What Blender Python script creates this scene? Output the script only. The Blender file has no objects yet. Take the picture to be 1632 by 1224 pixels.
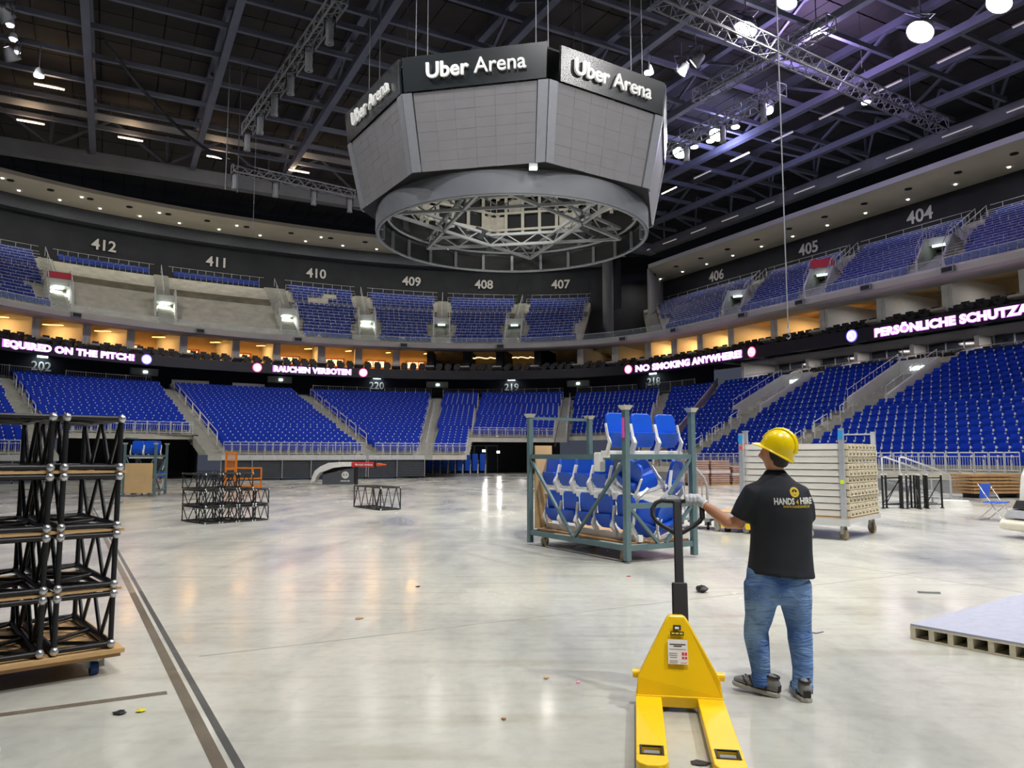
import bpy, math, random
from mathutils import Vector, Matrix
random.seed(7)
SC = bpy.context.scene
COL = SC.collection
# ---------------------------------------------------------------- camera
cam_d = bpy.data.cameras.new('camera'); cam = bpy.data.objects.new('camera', cam_d); COL.objects.link(cam)
cam_d.sensor_width = 36.0; cam_d.lens = 36.0 * 1200 / 1632; cam_d.clip_end = 400
cam.location = (0, 0, 1.6); cam.rotation_euler = (math.radians(90 + 5.427), 0, 0)
SC.camera = cam
# ---------------------------------------------------------------- world, exposure
w = bpy.data.worlds.new('world'); SC.world = w; w.use_nodes = True
w.node_tree.nodes['Background'].inputs[0].default_value = (0.35, 0.40, 0.55, 1)
w.node_tree.nodes['Background'].inputs[1].default_value = 0.14
SC.view_settings.view_transform = 'Standard'; SC.view_settings.look = 'None'
SC.view_settings.exposure = 0.0; SC.view_settings.gamma = 1.0
try: SC.view_settings.use_curve_mapping = False
except Exception: pass
SC.cycles.use_denoising = True
SC.cycles.max_bounces = 3; SC.cycles.diffuse_bounces = 2; SC.cycles.glossy_bounces = 2
SC.cycles.transparent_max_bounces = 6; SC.cycles.caustics_reflective = False; SC.cycles.caustics_refractive = False
SC.cycles.sample_clamp_indirect = 3.0; SC.cycles.use_adaptive_sampling = True; SC.cycles.adaptive_threshold = 0.05; SC.cycles.adaptive_min_samples = 12
# ---------------------------------------------------------------- arena frame: s across, t along the hall, centre under the video cube
AN = math.atan2(.47, .883)
AX = Vector((-math.sin(AN), math.cos(AN), 0)); RX = Vector((math.cos(AN), math.sin(AN), 0)); CT = Vector((0, 32, 0))
def W(s, t, z=0.0): return CT + RX * s + AX * t + Vector((0, 0, z))
def crv(A, B, p, u):
    if u <= 22: return (A, u)
    th = math.radians(u - 22); c, s = math.cos(th), math.sin(th)
    return (A * math.copysign(abs(c) ** (2 / p), c), 22 + B * abs(s) ** (2 / p))
def CW(c, u, z): s, t = crv(c[0], c[1], c[2], u); return W(s, t, z)
def lerp(a, b, f): return a + (b - a) * f
# ---------------------------------------------------------------- lights: rows of floodlights under the roof
def lamp(name, kind, loc, power, color=(1, 1, 1), size=1.0, target=None, spot=None, shape=None, size_y=None):
    d = bpy.data.lights.new(name, kind); d.energy = power; d.color = color
    if kind == 'AREA':
        d.shape = shape or 'DISK'; d.size = size
        if size_y: d.size_y = size_y
    elif kind == 'SPOT': d.spot_size = spot or 1.2; d.shadow_soft_size = size; d.spot_blend = 0.6
    else: d.shadow_soft_size = size
    o = bpy.data.objects.new(name, d); COL.objects.link(o); o.location = loc
    dirv = (Vector(target) - Vector(loc)) if target is not None else Vector((0, 0, -1))
    o.rotation_euler = dirv.to_track_quat('-Z', 'Y').to_euler()
    return o
COOL = (1.0, 0.965, 0.95)
# s, t, size of the fixture, share of the power, aim (s, t)
FLOODS = [(13, -1.3, 1, .8), (13, 2.5, .35, .9, (-4, 27)), (13, 3.7, .35, .9, (6, 30)), (13, -4, .7, .9), (20.8, 9.1, .8, .2), (20.6, 12.7, .7, .3), (20.9, 4.7, .5, .15),
          (21.2, -5.4, 1.3, .3), (22.2, -8.8, 1.0, .2), (-20.6, 15.5, .45, .8, (-2, 30)), (-20.8, 20, .45, .8, (-8, 34))]
# unseen floods assumed beyond the frame, rear ones boosted to brighten the foreground
FLOODS_OUT = [(13, -14, 1.2, .8), (13, -24, 1.2, 1.2), (-13, -6, 1.2, .8), (-13, -17, 1.3, 1.0), (-13, -30, 1.0, 2.0), (0, -24, 1.2, 1.4), (-21, 5, 1.0, .9), (0, -36, .9, 2.0, (-8, -24)), (-4, -12, 1.0, .6)]
FZ = 23.6
FPOW = 660
def flood_aim(q): return W(*q[4], 3) if len(q) > 4 else W(q[0] * .25, q[1] * .6, 0)
for q in FLOODS + FLOODS_OUT:
    lamp('floodlight_beam', 'AREA', W(q[0], q[1], FZ - .32), FPOW * q[3], COOL, 1.1 * math.sqrt(q[2]), flood_aim(q)).data.spread = math.radians(110)
# ---------------------------------------------------------------- materials (all procedural)
MATS = {}
def mat(name, col, rough=.5, metal=0.0, var=.08, scale=6.0, emit=0.0, ecol=None, alpha=1.0, trans=0.0, bump=0.0, spec=.5, coat=0.0):
    if name in MATS: return MATS[name]
    m = bpy.data.materials.new(name); m.use_nodes = True; nt = m.node_tree; b = nt.nodes['Principled BSDF']
    if var > 0:
        tc = nt.nodes.new('ShaderNodeTexCoord'); nz = nt.nodes.new('ShaderNodeTexNoise'); nz.inputs['Scale'].default_value = scale; nz.inputs['Detail'].default_value = 4
        nt.links.new(tc.outputs['Object'], nz.inputs['Vector'])
        cr = nt.nodes.new('ShaderNodeValToRGB')
        cr.color_ramp.elements[0].position = .3; cr.color_ramp.elements[1].position = .7
        cr.color_ramp.elements[0].color = (*[max(0, c * (1 - var)) for c in col], 1)
        cr.color_ramp.elements[1].color = (*[min(1, c * (1 + var)) for c in col], 1)
        nt.links.new(nz.outputs['Fac'], cr.inputs['Fac']); nt.links.new(cr.outputs['Color'], b.inputs['Base Color'])
        if bump > 0:
            bp = nt.nodes.new('ShaderNodeBump'); bp.inputs['Strength'].default_value = bump; nt.links.new(nz.outputs['Fac'], bp.inputs['Height']); nt.links.new(bp.outputs['Normal'], b.inputs['Normal'])
    else: b.inputs['Base Color'].default_value = (*col, 1)
    b.inputs['Roughness'].default_value = rough; b.inputs['Metallic'].default_value = metal
    b.inputs['Specular IOR Level'].default_value = spec
    if coat: b.inputs['Coat Weight'].default_value = coat; b.inputs['Coat Roughness'].default_value = .15
    if emit > 0:
        b.inputs['Emission Color'].default_value = (*(ecol or col), 1); b.inputs['Emission Strength'].default_value = emit
    if alpha < 1: b.inputs['Alpha'].default_value = alpha
    if trans > 0: b.inputs['Transmission Weight'].default_value = trans
    if emit > 0: m.cycles.emission_sampling = 'NONE'
    MATS[name] = m; return m
def srgb(r, g, b):
    f = lambda c: (c / 255 / 12.92) if c / 255 <= .04045 else ((c / 255 + .055) / 1.055) ** 2.4
    return (f(r), f(g), f(b))
M_conc = mat('tier_concrete', srgb(200, 197, 182), .8, var=.15, scale=1.2)
M_stair = mat('stair_concrete', srgb(170, 170, 158), .8, var=.1, scale=2)
M_wallc = mat('portal_concrete', srgb(205, 207, 198), .75, var=.05, scale=1)
M_dark = mat('dark_wall_paint', srgb(44, 47, 50), .85, var=.2, scale=.5)
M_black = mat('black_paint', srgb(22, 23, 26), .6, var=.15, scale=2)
M_navy = mat('navy_wall_paint', srgb(36, 40, 52), .8, var=.1, scale=.5)
M_roof = mat('roof_deck_paint', srgb(58, 56, 54), .9, var=.3, scale=.25)
M_seam = mat('roof_seam_paint', srgb(20, 20, 22), .9, var=.1)
M_steel = mat('roof_steel_paint', srgb(112, 116, 132), .55, .1, var=.12, scale=.8)
M_steelg = mat('ring_beam_paint', srgb(120, 122, 124), .6, .1, var=.12, scale=.5)
M_alu = mat('aluminium', srgb(205, 208, 212), .38, .7, var=.08, scale=3)
M_rail = mat('galvanised_rail', srgb(208, 210, 208), .45, .35, var=.06, scale=3)
M_white = mat('white_paint', srgb(228, 228, 224), .5, var=.04)
M_soff = mat('soffit_paint', srgb(226, 218, 200), .85, var=.07, scale=.4)
M_lip = mat('soffit_edge_paint', srgb(222, 222, 218), .7, var=.05, scale=.4)
M_fasc = mat('balcony_fascia_paint', srgb(176, 172, 166), .6, var=.08, scale=.5)
M_blue = mat('blue_seat_plastic', srgb(13, 52, 172), .55, var=.1, scale=2, spec=.15)
M_blueu = mat('upper_seat_plastic', srgb(30, 58, 148), .45, var=.12, scale=2)
M_bluec = mat('bright_blue_plastic', srgb(16, 84, 205), .38, var=.06, scale=3)
M_seatw = mat('seat_bracket_plastic', srgb(222, 225, 222), .5, var=.05)
M_gry = mat('grey_paint', srgb(140, 143, 146), .55, var=.08)
M_num = mat('number_paint', srgb(216, 214, 206), .7, var=.03)
M_numg = mat('grey_number_paint', srgb(200, 206, 208), .7, var=.03)
M_chair = mat('suite_chair_leather', srgb(38, 38, 42), .5, var=.2)
M_chairo = mat('suite_counter_wood', srgb(150, 84, 44), .5, var=.2)
M_suite = mat('suite_wall_paint', srgb(232, 200, 150), .7, var=.06)
M_lampw = mat('white_lamp_glow', (1, 1, 1), emit=14, ecol=(1, .98, .96), var=0)
M_lampd = mat('downlight_glow', (1, 1, 1), emit=5, ecol=(1, .95, .85), var=0)
M_alut = mat('truss_aluminium', srgb(138, 140, 148), .5, .2, var=.08)
M_ledh = mat('led_text_halo_glow', (.5, .2, .8), emit=.9, ecol=(.75, .22, .9), var=0)
M_lampo = mat('warm_cove_glow', (1, .7, .3), emit=5, ecol=(1, .55, .14), var=0)
M_lampo2 = mat('warm_shade_glow', (1, .8, .5), emit=1.6, ecol=(1, .72, .38), var=0)
M_tubew = mat('warm_tube_glow', (1, .9, .8), emit=7, ecol=(1, .78, .6), var=0)
M_tubed = mat('dim_tube_plastic', srgb(205, 200, 180), .5, var=.02, emit=.25, ecol=(1, .95, .8))
M_portal = mat('portal_lamp_glow', (1, 1, 1), emit=4, ecol=(.95, 1, .97), var=0)
M_exit = mat('exit_sign_glow', (1, 1, 1), emit=3, ecol=(.8, 1, .92), var=0)
M_led = mat('led_screen_black', srgb(16, 16, 30), .45, var=.1)
M_ledt = mat('led_text_glow', (1, 1, 1), emit=3.2, ecol=(1, .72, .96), var=0)
M_ledr = mat('led_red_halo_glow', (1, .1, .3), emit=1.6, ecol=(1, .05, .28), var=0)
M_ledb = mat('led_blue_halo_glow', (.2, .2, 1), emit=1.8, ecol=(.18, .12, 1), var=0)
M_ledi = mat('led_icon_glow', (1, 1, 1), emit=2.6, ecol=(1, .85, .92), var=0)
M_glass = mat('dark_window_glass', srgb(44, 48, 56), .12, var=.05, scale=.3)
M_seatg = mat('grey_seat_bracket', srgb(140, 146, 160), .5, var=.05)
M_rope = mat('steel_cable', srgb(120, 122, 128), .5, .4, var=.05)
M_red = mat('red_sign_plastic', srgb(196, 40, 58), .5, var=.05)
M_cabl = mat('black_cable', srgb(18, 18, 20), .6, var=.1)
# ---------------------------------------------------------------- mesh building
ORD = ('first', 'second', 'third', 'fourth', 'fifth', 'sixth', 'seventh', 'eighth', 'ninth', 'tenth', 'eleventh', 'twelfth', 'thirteenth', 'fourteenth', 'fifteenth', 'sixteenth', 'seventeenth', 'eighteenth', 'nineteenth', 'twentieth', 'twenty-first', 'twenty-second', 'twenty-third', 'twenty-fourth', 'twenty-fifth', 'twenty-sixth', 'twenty-seventh', 'twenty-eighth')
_ONES = ('', 'first', 'second', 'third', 'fourth', 'fifth', 'sixth', 'seventh', 'eighth', 'ninth'); _TENS = ('', '', 'twenty', 'thirty', 'forty', 'fifty', 'sixty', 'seventy', 'eighty', 'ninety')
def ordinal(n):
    if n < 20: return ORD[n - 1]
    h = 'hundred ' if n >= 100 else ''; n %= 100
    if 0 < n < 20: return h + ORD[n - 1]
    t, o = divmod(n, 10); return h + (_TENS[t] + '-' + _ONES[o] if o else _TENS[t][:-1] + 'ieth')
class MB:
    def __init__(s): s.v = []; s.f = []; s.sm = []; s.mi = []
    def add(s, vs, fs, smooth=False, mi=0):
        o = len(s.v); s.v.extend([tuple(p) for p in vs])
        for f in fs: s.f.append(tuple(i + o for i in f)); s.sm.append(smooth); s.mi.append(mi)
        return s
    def quad(s, a, b, c, d, mi=0): return s.add([a, b, c, d], [(0, 1, 2, 3)], False, mi)
    def box(s, c, size, R=None, mi=0):
        x, y, z = size[0] / 2, size[1] / 2, size[2] / 2; c = Vector(c)
        vs = [Vector((i * x, j * y, k * z)) for k in (-1, 1) for j in (-1, 1) for i in (-1, 1)]
        if R is not None: vs = [R @ q for q in vs]
        return s.add([q + c for q in vs], [(0, 2, 3, 1), (4, 5, 7, 6), (0, 1, 5, 4), (2, 6, 7, 3), (0, 4, 6, 2), (1, 3, 7, 5)], False, mi)
    def bar(s, p, q, wd, h=None, up=(0, 0, 1), mi=0):
        p, q = Vector(p), Vector(q); d = q - p; L = d.length
        if L < 1e-6: return s
        d /= L; up = Vector(up)
        if abs(d.dot(up)) > .98: up = Vector((0, 1, 0)) if abs(d.y) < .9 else Vector((1, 0, 0))
        x = d.cross(up).normalized(); z = x.cross(d)
        R = Matrix((x, d, z)).transposed()
        return s.box((p + q) / 2, (wd, L, h or wd), R, mi)
    def tube(s, p, q, r, n=8, r2=None, mi=0, cap=True):
        p, q = Vector(p), Vector(q); d = (q - p)
        if d.length < 1e-6: return s
        d.normalize(); a = d.orthogonal().normalized(); b = d.cross(a); r2 = r if r2 is None else r2
        vs = [p + (a * math.cos(2 * math.pi * i / n) + b * math.sin(2 * math.pi * i / n)) * r for i in range(n)] + [q + (a * math.cos(2 * math.pi * i / n) + b * math.sin(2 * math.pi * i / n)) * r2 for i in range(n)]
        s.add(vs, [(i, (i + 1) % n, n + (i + 1) % n, n + i) for i in range(n)], True, mi)
        if cap: s.add(vs[:n], [tuple(range(n - 1, -1, -1))], False, mi); s.add(vs[n:], [tuple(range(n))], False, mi)
        return s
    def path(s, pts, r, n=8, mi=0, closed=False):
        pts = [Vector(p) for p in pts]; N = len(pts); rings = []
        ref = None
        for i in range(N):
            d = (pts[(i + 1) % N] - pts[i - 1]) if closed or 0 < i < N - 1 else (pts[1] - pts[0] if i == 0 else pts[-1] - pts[-2])
            d.normalize()
            a = d.orthogonal().normalized() if ref is None else (ref - d * ref.dot(d)).normalized()
            ref = a; b = d.cross(a); rr = r[i] if isinstance(r, (list, tuple)) else r
            rings.append([pts[i] + (a * math.cos(2 * math.pi * k / n) + b * math.sin(2 * math.pi * k / n)) * rr for k in range(n)])
        vs = [q for g in rings for q in g]; fs = []
        for i in range(N if closed else N - 1):
            j = (i + 1) % N
            for k in range(n): fs.append((i * n + k, i * n + (k + 1) % n, j * n + (k + 1) % n, j * n + k))
        s.add(vs, fs, True, mi)
        if not closed: s.add(rings[0], [tuple(range(n - 1, -1, -1))], False, mi); s.add(rings[-1], [tuple(range(n))], False, mi)
        return s
    def prism(s, pts, dvec, mi=0):
        dvec = Vector(dvec); n = len(pts); a = [Vector(p) for p in pts]; b = [p + dvec for p in a]
        s.add(a + b, [tuple(range(n - 1, -1, -1)), tuple(range(n, 2 * n))] + [(i, (i + 1) % n, n + (i + 1) % n, n + i) for i in range(n)], False, mi)
        return s
    def lathe(s, prof, n=20, c=(0, 0, 0), R=None, mi=0, sx=1.0, sy=1.0):
        c = Vector(c); vs = []; m = len(prof)
        for i in range(n):
            th = 2 * math.pi * i / n
            for r, z in prof:
                q = Vector((r * sx * math.cos(th), r * sy * math.sin(th), z)); q = (R @ q if R is not None else q) + c; vs.append(q)
        fs = [(i * m + j, ((i + 1) % n) * m + j, ((i + 1) % n) * m + j + 1, i * m + j + 1) for i in range(n) for j in range(m - 1)]
        s.add(vs, fs, True, mi); return s
    def strip(s, A, B, mi=0, smooth=False):
        n = len(A); s.add(list(A) + list(B), [(i, i + 1, n + i + 1, n + i) for i in range(n - 1)], smooth, mi); return s
    def mesh(s, name, mats):
        me = bpy.data.meshes.new(name); me.from_pydata(s.v, [], s.f)
        if not isinstance(mats, (list, tuple)): mats = [mats]
        for m in mats: me.materials.append(m)
        me.polygons.foreach_set('use_smooth', s.sm); me.polygons.foreach_set('material_index', s.mi); me.update(); return me
    def build(s, name, mats, parent=None, loc=None):
        return link(name, s.mesh(name, mats), parent, loc)
def link(name, me, parent=None, loc=None, rz=None, M=None):
    o = bpy.data.objects.new(name, me); COL.objects.link(o)
    if parent is not None: o.parent = parent
    if loc is not None: o.location = loc
    if rz is not None: o.rotation_euler = (0, 0, rz)
    if M is not None: o.matrix_local = M
    return o
def tag(o, label=None, cat=None, group=None, kind=None):
    if label: o['label'] = label
    if cat: o['category'] = cat
    if group: o['group'] = group
    if kind: o['kind'] = kind
    return o
def empty(name, loc=(0, 0, 0), rz=0, label=None, cat=None, group=None):
    o = bpy.data.objects.new(name, None); COL.objects.link(o); o.location = loc; o.rotation_euler = (0, 0, rz); o.empty_display_size = .1
    return tag(o, label, cat, group)
def struct(o, label=None): o['kind'] = 'structure'; return tag(o, label)
def copy_tree(o, parent=None):
    c = o.copy(); COL.objects.link(c); c.parent = parent
    for ch in o.children: copy_tree(ch, c)
    return c
def bevel(o, wd=.01, seg=2, ang=.6):
    m = o.modifiers.new('bevel', 'BEVEL'); m.width = wd; m.segments = seg; m.limit_method = 'ANGLE'; m.angle_limit = ang; return o
def text_mesh(body, size, extr=.01, bold=0.0, spacing=1.0, align='CENTER', xs=1.0):
    c = bpy.data.curves.new('lettering', 'FONT'); c.body = body; c.size = size; c.extrude = extr; c.offset = bold; c.space_character = spacing
    c.align_x = align; c.align_y = 'CENTER'; c.resolution_u = 3
    o = bpy.data.objects.new('lettering', c); COL.objects.link(o)
    dg = bpy.context.evaluated_depsgraph_get(); me = bpy.data.meshes.new_from_object(o.evaluated_get(dg))
    bpy.data.objects.remove(o); bpy.data.curves.remove(c)
    if xs != 1.0:
        for v in me.vertices: v.co.x *= xs
    return me
def text(name, body, size, m, M, parent=None, extr=.01, bold=0.0, spacing=1.0, align='CENTER', xs=1.0):
    me = text_mesh(body, size, extr, bold, spacing, align, xs); me.materials.clear(); me.materials.append(m)
    o = bpy.data.objects.new(name, me); COL.objects.link(o); o.matrix_world = M
    if parent is not None: o.parent = parent; o.matrix_parent_inverse = Matrix(); o.matrix_local = M
    return o
def frame(origin, xdir, ydir):
    x = Vector(xdir).normalized(); y = Vector(ydir); y = (y - x * y.dot(x)).normalized(); z = x.cross(y)
    M = Matrix((x, y, z)).transposed().to_4x4(); M.translation = Vector(origin); return M
# ================================================================ FLOOR
def floor_mat():
    m = bpy.data.materials.new('polished_concrete'); m.use_nodes = True; nt = m.node_tree; b = nt.nodes['Principled BSDF']; L = nt.links
    tc = nt.nodes.new('ShaderNodeTexCoord')
    def noise(sc, det, mapping=None, dist=0.0):
        n = nt.nodes.new('ShaderNodeTexNoise'); n.inputs['Scale'].default_value = sc; n.inputs['Detail'].default_value = det; n.inputs['Distortion'].default_value = dist
        mp = nt.nodes.new('ShaderNodeMapping'); mp.inputs['Scale'].default_value = mapping or (1, 1, 1); mp.inputs['Rotation'].default_value = (0, 0, -AN)
        L.new(tc.outputs['Object'], mp.inputs['Vector']); L.new(mp.outputs['Vector'], n.inputs['Vector']); return n
    def ramp(src, stops):
        r = nt.nodes.new('ShaderNodeValToRGB'); e = r.color_ramp.elements
        e[0].position, e[0].color = stops[0][0], (*stops[0][1], 1); e[1].position, e[1].color = stops[-1][0], (*stops[-1][1], 1)
        for p_, c in stops[1:-1]: q = e.new(p_); q.color = (*c, 1)
        L.new(src, r.inputs['Fac']); return r
    def mix(a, b_, f, mode='MULTIPLY'):
        x = nt.nodes.new('ShaderNodeMix'); x.data_type = 'RGBA'; x.blend_type = mode; x.inputs[0].default_value = f; L.new(a, x.inputs[6]); L.new(b_, x.inputs[7]); return x.outputs[2]
    big = ramp(noise(.22, 4, (1, .55, 1), .2).outputs['Fac'], [(.3, srgb(170, 173, 168)), (.5, srgb(202, 203, 192)), (.72, srgb(216, 213, 198))])
    mid = ramp(noise(.9, 4, (1, .3, 1), .2).outputs['Fac'], [(.32, (.66, .67, .70)), (.5, (.97, .97, .96)), (.7, (1, 1, 1))])
    fine = ramp(noise(9, 5).outputs['Fac'], [(.3, (.86, .86, .85)), (.55, (1, 1, 1)), (.8, (1, 1, 1))])
    scr = ramp(noise(2.0, 4, (.3, 2.2, 1), .2).outputs['Fac'], [(.27, (.74, .70, .64)), (.5, (1, 1, 1)), (.9, (1, 1, 1))])
    c = mix(big.outputs['Color'], mid.outputs['Color'], .9); c = mix(c, fine.outputs['Color'], .6); c = mix(c, scr.outputs['Color'], .55)
    L.new(c, b.inputs['Base Color'])
    rg = ramp(noise(.8, 4, (1, .5, 1), .3).outputs['Fac'], [(.3, (.12, .12, .12)), (.7, (.30, .30, .30))])
    L.new(rg.outputs['Color'], b.inputs['Roughness'])
    bp = nt.nodes.new('ShaderNodeBump'); bp.inputs['Strength'].default_value = .012; L.new(noise(1.5, 3).outputs['Fac'], bp.inputs['Height']); L.new(bp.outputs['Normal'], b.inputs['Normal'])
    b.inputs['Specular IOR Level'].default_value = .6
    return m
M_floor = floor_mat()
fl = MB()
def slab(s0, s1, t0, t1, z0, z1, mb, mi=0):
    a = [W(s0, t0, z0), W(s1, t0, z0), W(s1, t1, z0), W(s0, t1, z0)]
    mb.prism(a, (0, 0, z1 - z0), mi); return mb
TR0, TR1 = -14.62, -14.33          # floor channel along the old rink edge
slab(-60, 70, -60, 60, -.3, 0, fl)
floor = struct(fl.build('floor', M_floor), 'polished light grey concrete arena floor with stains')
M_rust = mat('rusty_steel', srgb(140, 120, 92), .65, .05, var=.35, scale=5, bump=.2, alpha=.3)
M_darkst = mat('dark_channel_steel', srgb(104, 104, 106), .6, .1, var=.3, scale=6, alpha=.36)
def strip_slab(mb, off, wd, h):
    f = lambda t: -14.46 - .046 * (t + 24) + off
    mb.prism([W(f(-60), -60, 0), W(f(-60) + wd, -60, 0), W(f(20) + wd, 20, 0), W(f(20), 20, 0)], (0, 0, h))
ch = MB(); strip_slab(ch, -.035, .07, .003)
struct(ch.build('trim_1', M_rust), 'rust brown steel strip set into the floor')
ch = MB(); strip_slab(ch, .065, .045, .002)
struct(ch.build('trim_2', M_darkst), 'dark grey steel strip beside the rusty floor strip')
M_joint = mat('joint_filler', srgb(150, 146, 134), .7, var=.2, scale=4)
jt = MB()
for tt in (-21.6, -13.0, -4.5, 4.5, 13.5): slab(TR1, 16, tt, tt + .015, 0, .0015, jt)
for ss in (-5.5, 4.5): slab(ss, ss + .015, -45, 22, 0, .0015, jt)
struct(jt.build('trim_3', M_joint), 'thin joints between the floor slabs')
rb = MB(); slab(-21, TR0, -22.53, -22.45, 0, .0015, rb); struct(rb.build('trim_4', M_rust), 'rust stain strip crossing to the floor channel')

# ================================================================ GRANDSTANDS
LT = (31, 24, 2.2); FA = (27.8, 20.7, 2.1); FB = (28.6, 21.5, 2.1); UT = (42.6, 31.3, 2.3); WL = (44, 33, 2.2)
ZL, ZUF, ZUT = 7.5, 12.75, 20.4
class Block:
    """rows between a front line F(w) and a back line B(w)"""
    def __init__(s, F, B, zF, zB, n, K=8): s.F, s.B, s.zF, s.zB, s.n, s.K = F, B, zF, zB, n, K
    def pt(s, w_, f): a, b = s.F(w_), s.B(w_); return (lerp(a[0], b[0], f), lerp(a[1], b[1], f))
    def steps(s, mb, r0=0, r1=None, sub=1, mi=0, skirt=True, w0=0.0, w1=1.0):
        r1 = s.n if r1 is None else r1; N = s.n * sub
        for i in range(r0 * sub, r1 * sub):
            z = s.zF + (s.zB - s.zF) * i / N; zp = z - (s.zB - s.zF) / N
            if i == r0 * sub: zp = z - .35
            ws = [lerp(w0, w1, k / s.K) for k in range(s.K + 1)]
            A = [W(*s.pt(x, i / N), z) for x in ws]; Bk = [W(*s.pt(x, (i + 1) / N), z) for x in ws]; A0 = [Vector((p.x, p.y, zp)) for p in A]
            mb.strip(A0, A, mi); mb.strip(A, Bk, mi)
        if skirt:
            for wv, rev in ((w0, 0), (w1, 1)):
                for i in range(r0 * sub, r1 * sub):
                    z = s.zF + (s.zB - s.zF) * i / N; a, b = W(*s.pt(wv, i / N), z), W(*s.pt(wv, (i + 1) / N), z); lo = s.zF + (s.zB - s.zF) * max(0, i / N - .12)
                    mb.quad(a, b, Vector((b.x, b.y, lo)), Vector((a.x, a.y, lo)), mi)
    def seats(s, pitch, r0=0, r1=None, keep=None, back=.62, margin=.3):
        out = []; r1 = s.n if r1 is None else r1
        for i in range(r0, r1):
            f = (i + back) / s.n; z = s.zF + (s.zB - s.zF) * i / s.n
            P = [W(*s.pt(k / 24, f), z) for k in range(25)]; cum = [0]
            for k in range(24): cum.append(cum[-1] + (P[k + 1] - P[k]).length)
            L = cum[-1]; n = int((L - 2 * margin) / pitch)
            if n < 1: continue
            off = (L - n * pitch) / 2
            for j in range(n):
                d = off + (j + .5) * pitch
                k = 0
                while k < 23 and cum[k + 1] < d: k += 1
                g = (d - cum[k]) / (cum[k + 1] - cum[k]); p = P[k].lerp(P[k + 1], g)
                wv = (k + g) / 24
                if keep and not keep(i, wv, j): continue
                q = W(*s.pt(wv, max(0, f - .2)), z); fw = q - p; tg = (P[k + 1] - P[k]).normalized(); fw.z = 0; fw = fw - tg * fw.dot(tg); fw.normalize()
                out.append((p, math.atan2(-fw.x, fw.y), i, wv))      # local +Y looks to the floor
        return out
def line(a, b): return lambda w_: (lerp(a[0], b[0], w_), lerp(a[1], b[1], w_))
def arc(c, u0, u1): return lambda w_: crv(c[0], c[1], c[2], lerp(u0, u1, w_))
def steps_obj(name, blk, label, m=None, **k):
    mb = MB(); blk.steps(mb, **k); return struct(mb.build(name, m or M_conc), label)
lower, upper, side_low, side_up = [], [], [], []
T0 = 22.5; ZE = 1.64; ZS = .9; NE, NS = 25, 17
# end blocks of the lower bowl (left to right in the picture)
bl_e0 = Block(line((-27.5, T0), (-18.9, T0)), arc(LT, 180, 157.5), ZE, ZL, NE)
bl_e1 = Block(line((-17.6, T0), (-9.6, T0)), arc(LT, 155.2, 131.4), ZE, ZL, NE)
bl_e2 = Block(line((-8.6, T0), (.5, T0)), arc(LT, 129.4, 111.6), ZE, ZL, NE)
bl_e3 = Block(line((1.3, T0), (4.5, T0)), arc(LT, 109.6, 87.2), ZE, ZL, NE)
bl_e4 = Block(line((5.5, T0), (8.2, T0)), arc(LT, 85.2, 77), ZE, ZL, NE)
bl_e5 = Block(line((8.2, T0), (15.4, T0)), arc(LT, 77, 58), ZE, ZL, NE)
for b, nm, lab, r0 in ((bl_e0, 'floor_lower_far', 'lower tier steps at the far left', 0), (bl_e1, 'floor_lower_left', 'lower tier steps below number 202', 6), (bl_e2, 'floor_lower_middle', 'lower tier steps behind the long retractable front', 0),
                   (bl_e3, 'floor_lower_end', 'lower tier steps below number 220', 0), (bl_e4, 'floor_lower_narrow', 'narrow lower tier steps beside the tunnel', 0), (bl_e5, 'floor_lower_tunnel', 'lower tier steps above the dark tunnel', 6)):
    steps_obj(nm, b, lab, r0=r0); lower += b.seats(.5, r0=r0, margin=.04)
def aisle(name, b1, b2, label, r0=0, sub=2):
    bk = Block(lambda w_: (lerp(b1.F(1)[0], b2.F(0)[0], w_), lerp(b1.F(1)[1], b2.F(0)[1], w_)), lambda w_: (lerp(b1.B(1)[0], b2.B(0)[0], w_), lerp(b1.B(1)[1], b2.B(0)[1], w_)), b1.zF, b1.zB, b1.n, K=1)
    steps_obj(name, bk, label, M_stair, r0=r0, sub=sub); return bk
ai_0 = aisle('floor_stair_far', bl_e0, bl_e1, 'concrete aisle stair at the far left', 0)
ai_1 = aisle('floor_stair_left', bl_e1, bl_e2, 'concrete aisle stair left of the long retractable front')
ai_2 = aisle('floor_stair_middle', bl_e2, bl_e3, 'concrete aisle stair right of the long retractable front')
ai_3 = aisle('floor_stair_end', bl_e3, bl_e4, 'concrete aisle stair between numbers 220 and 219')
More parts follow.
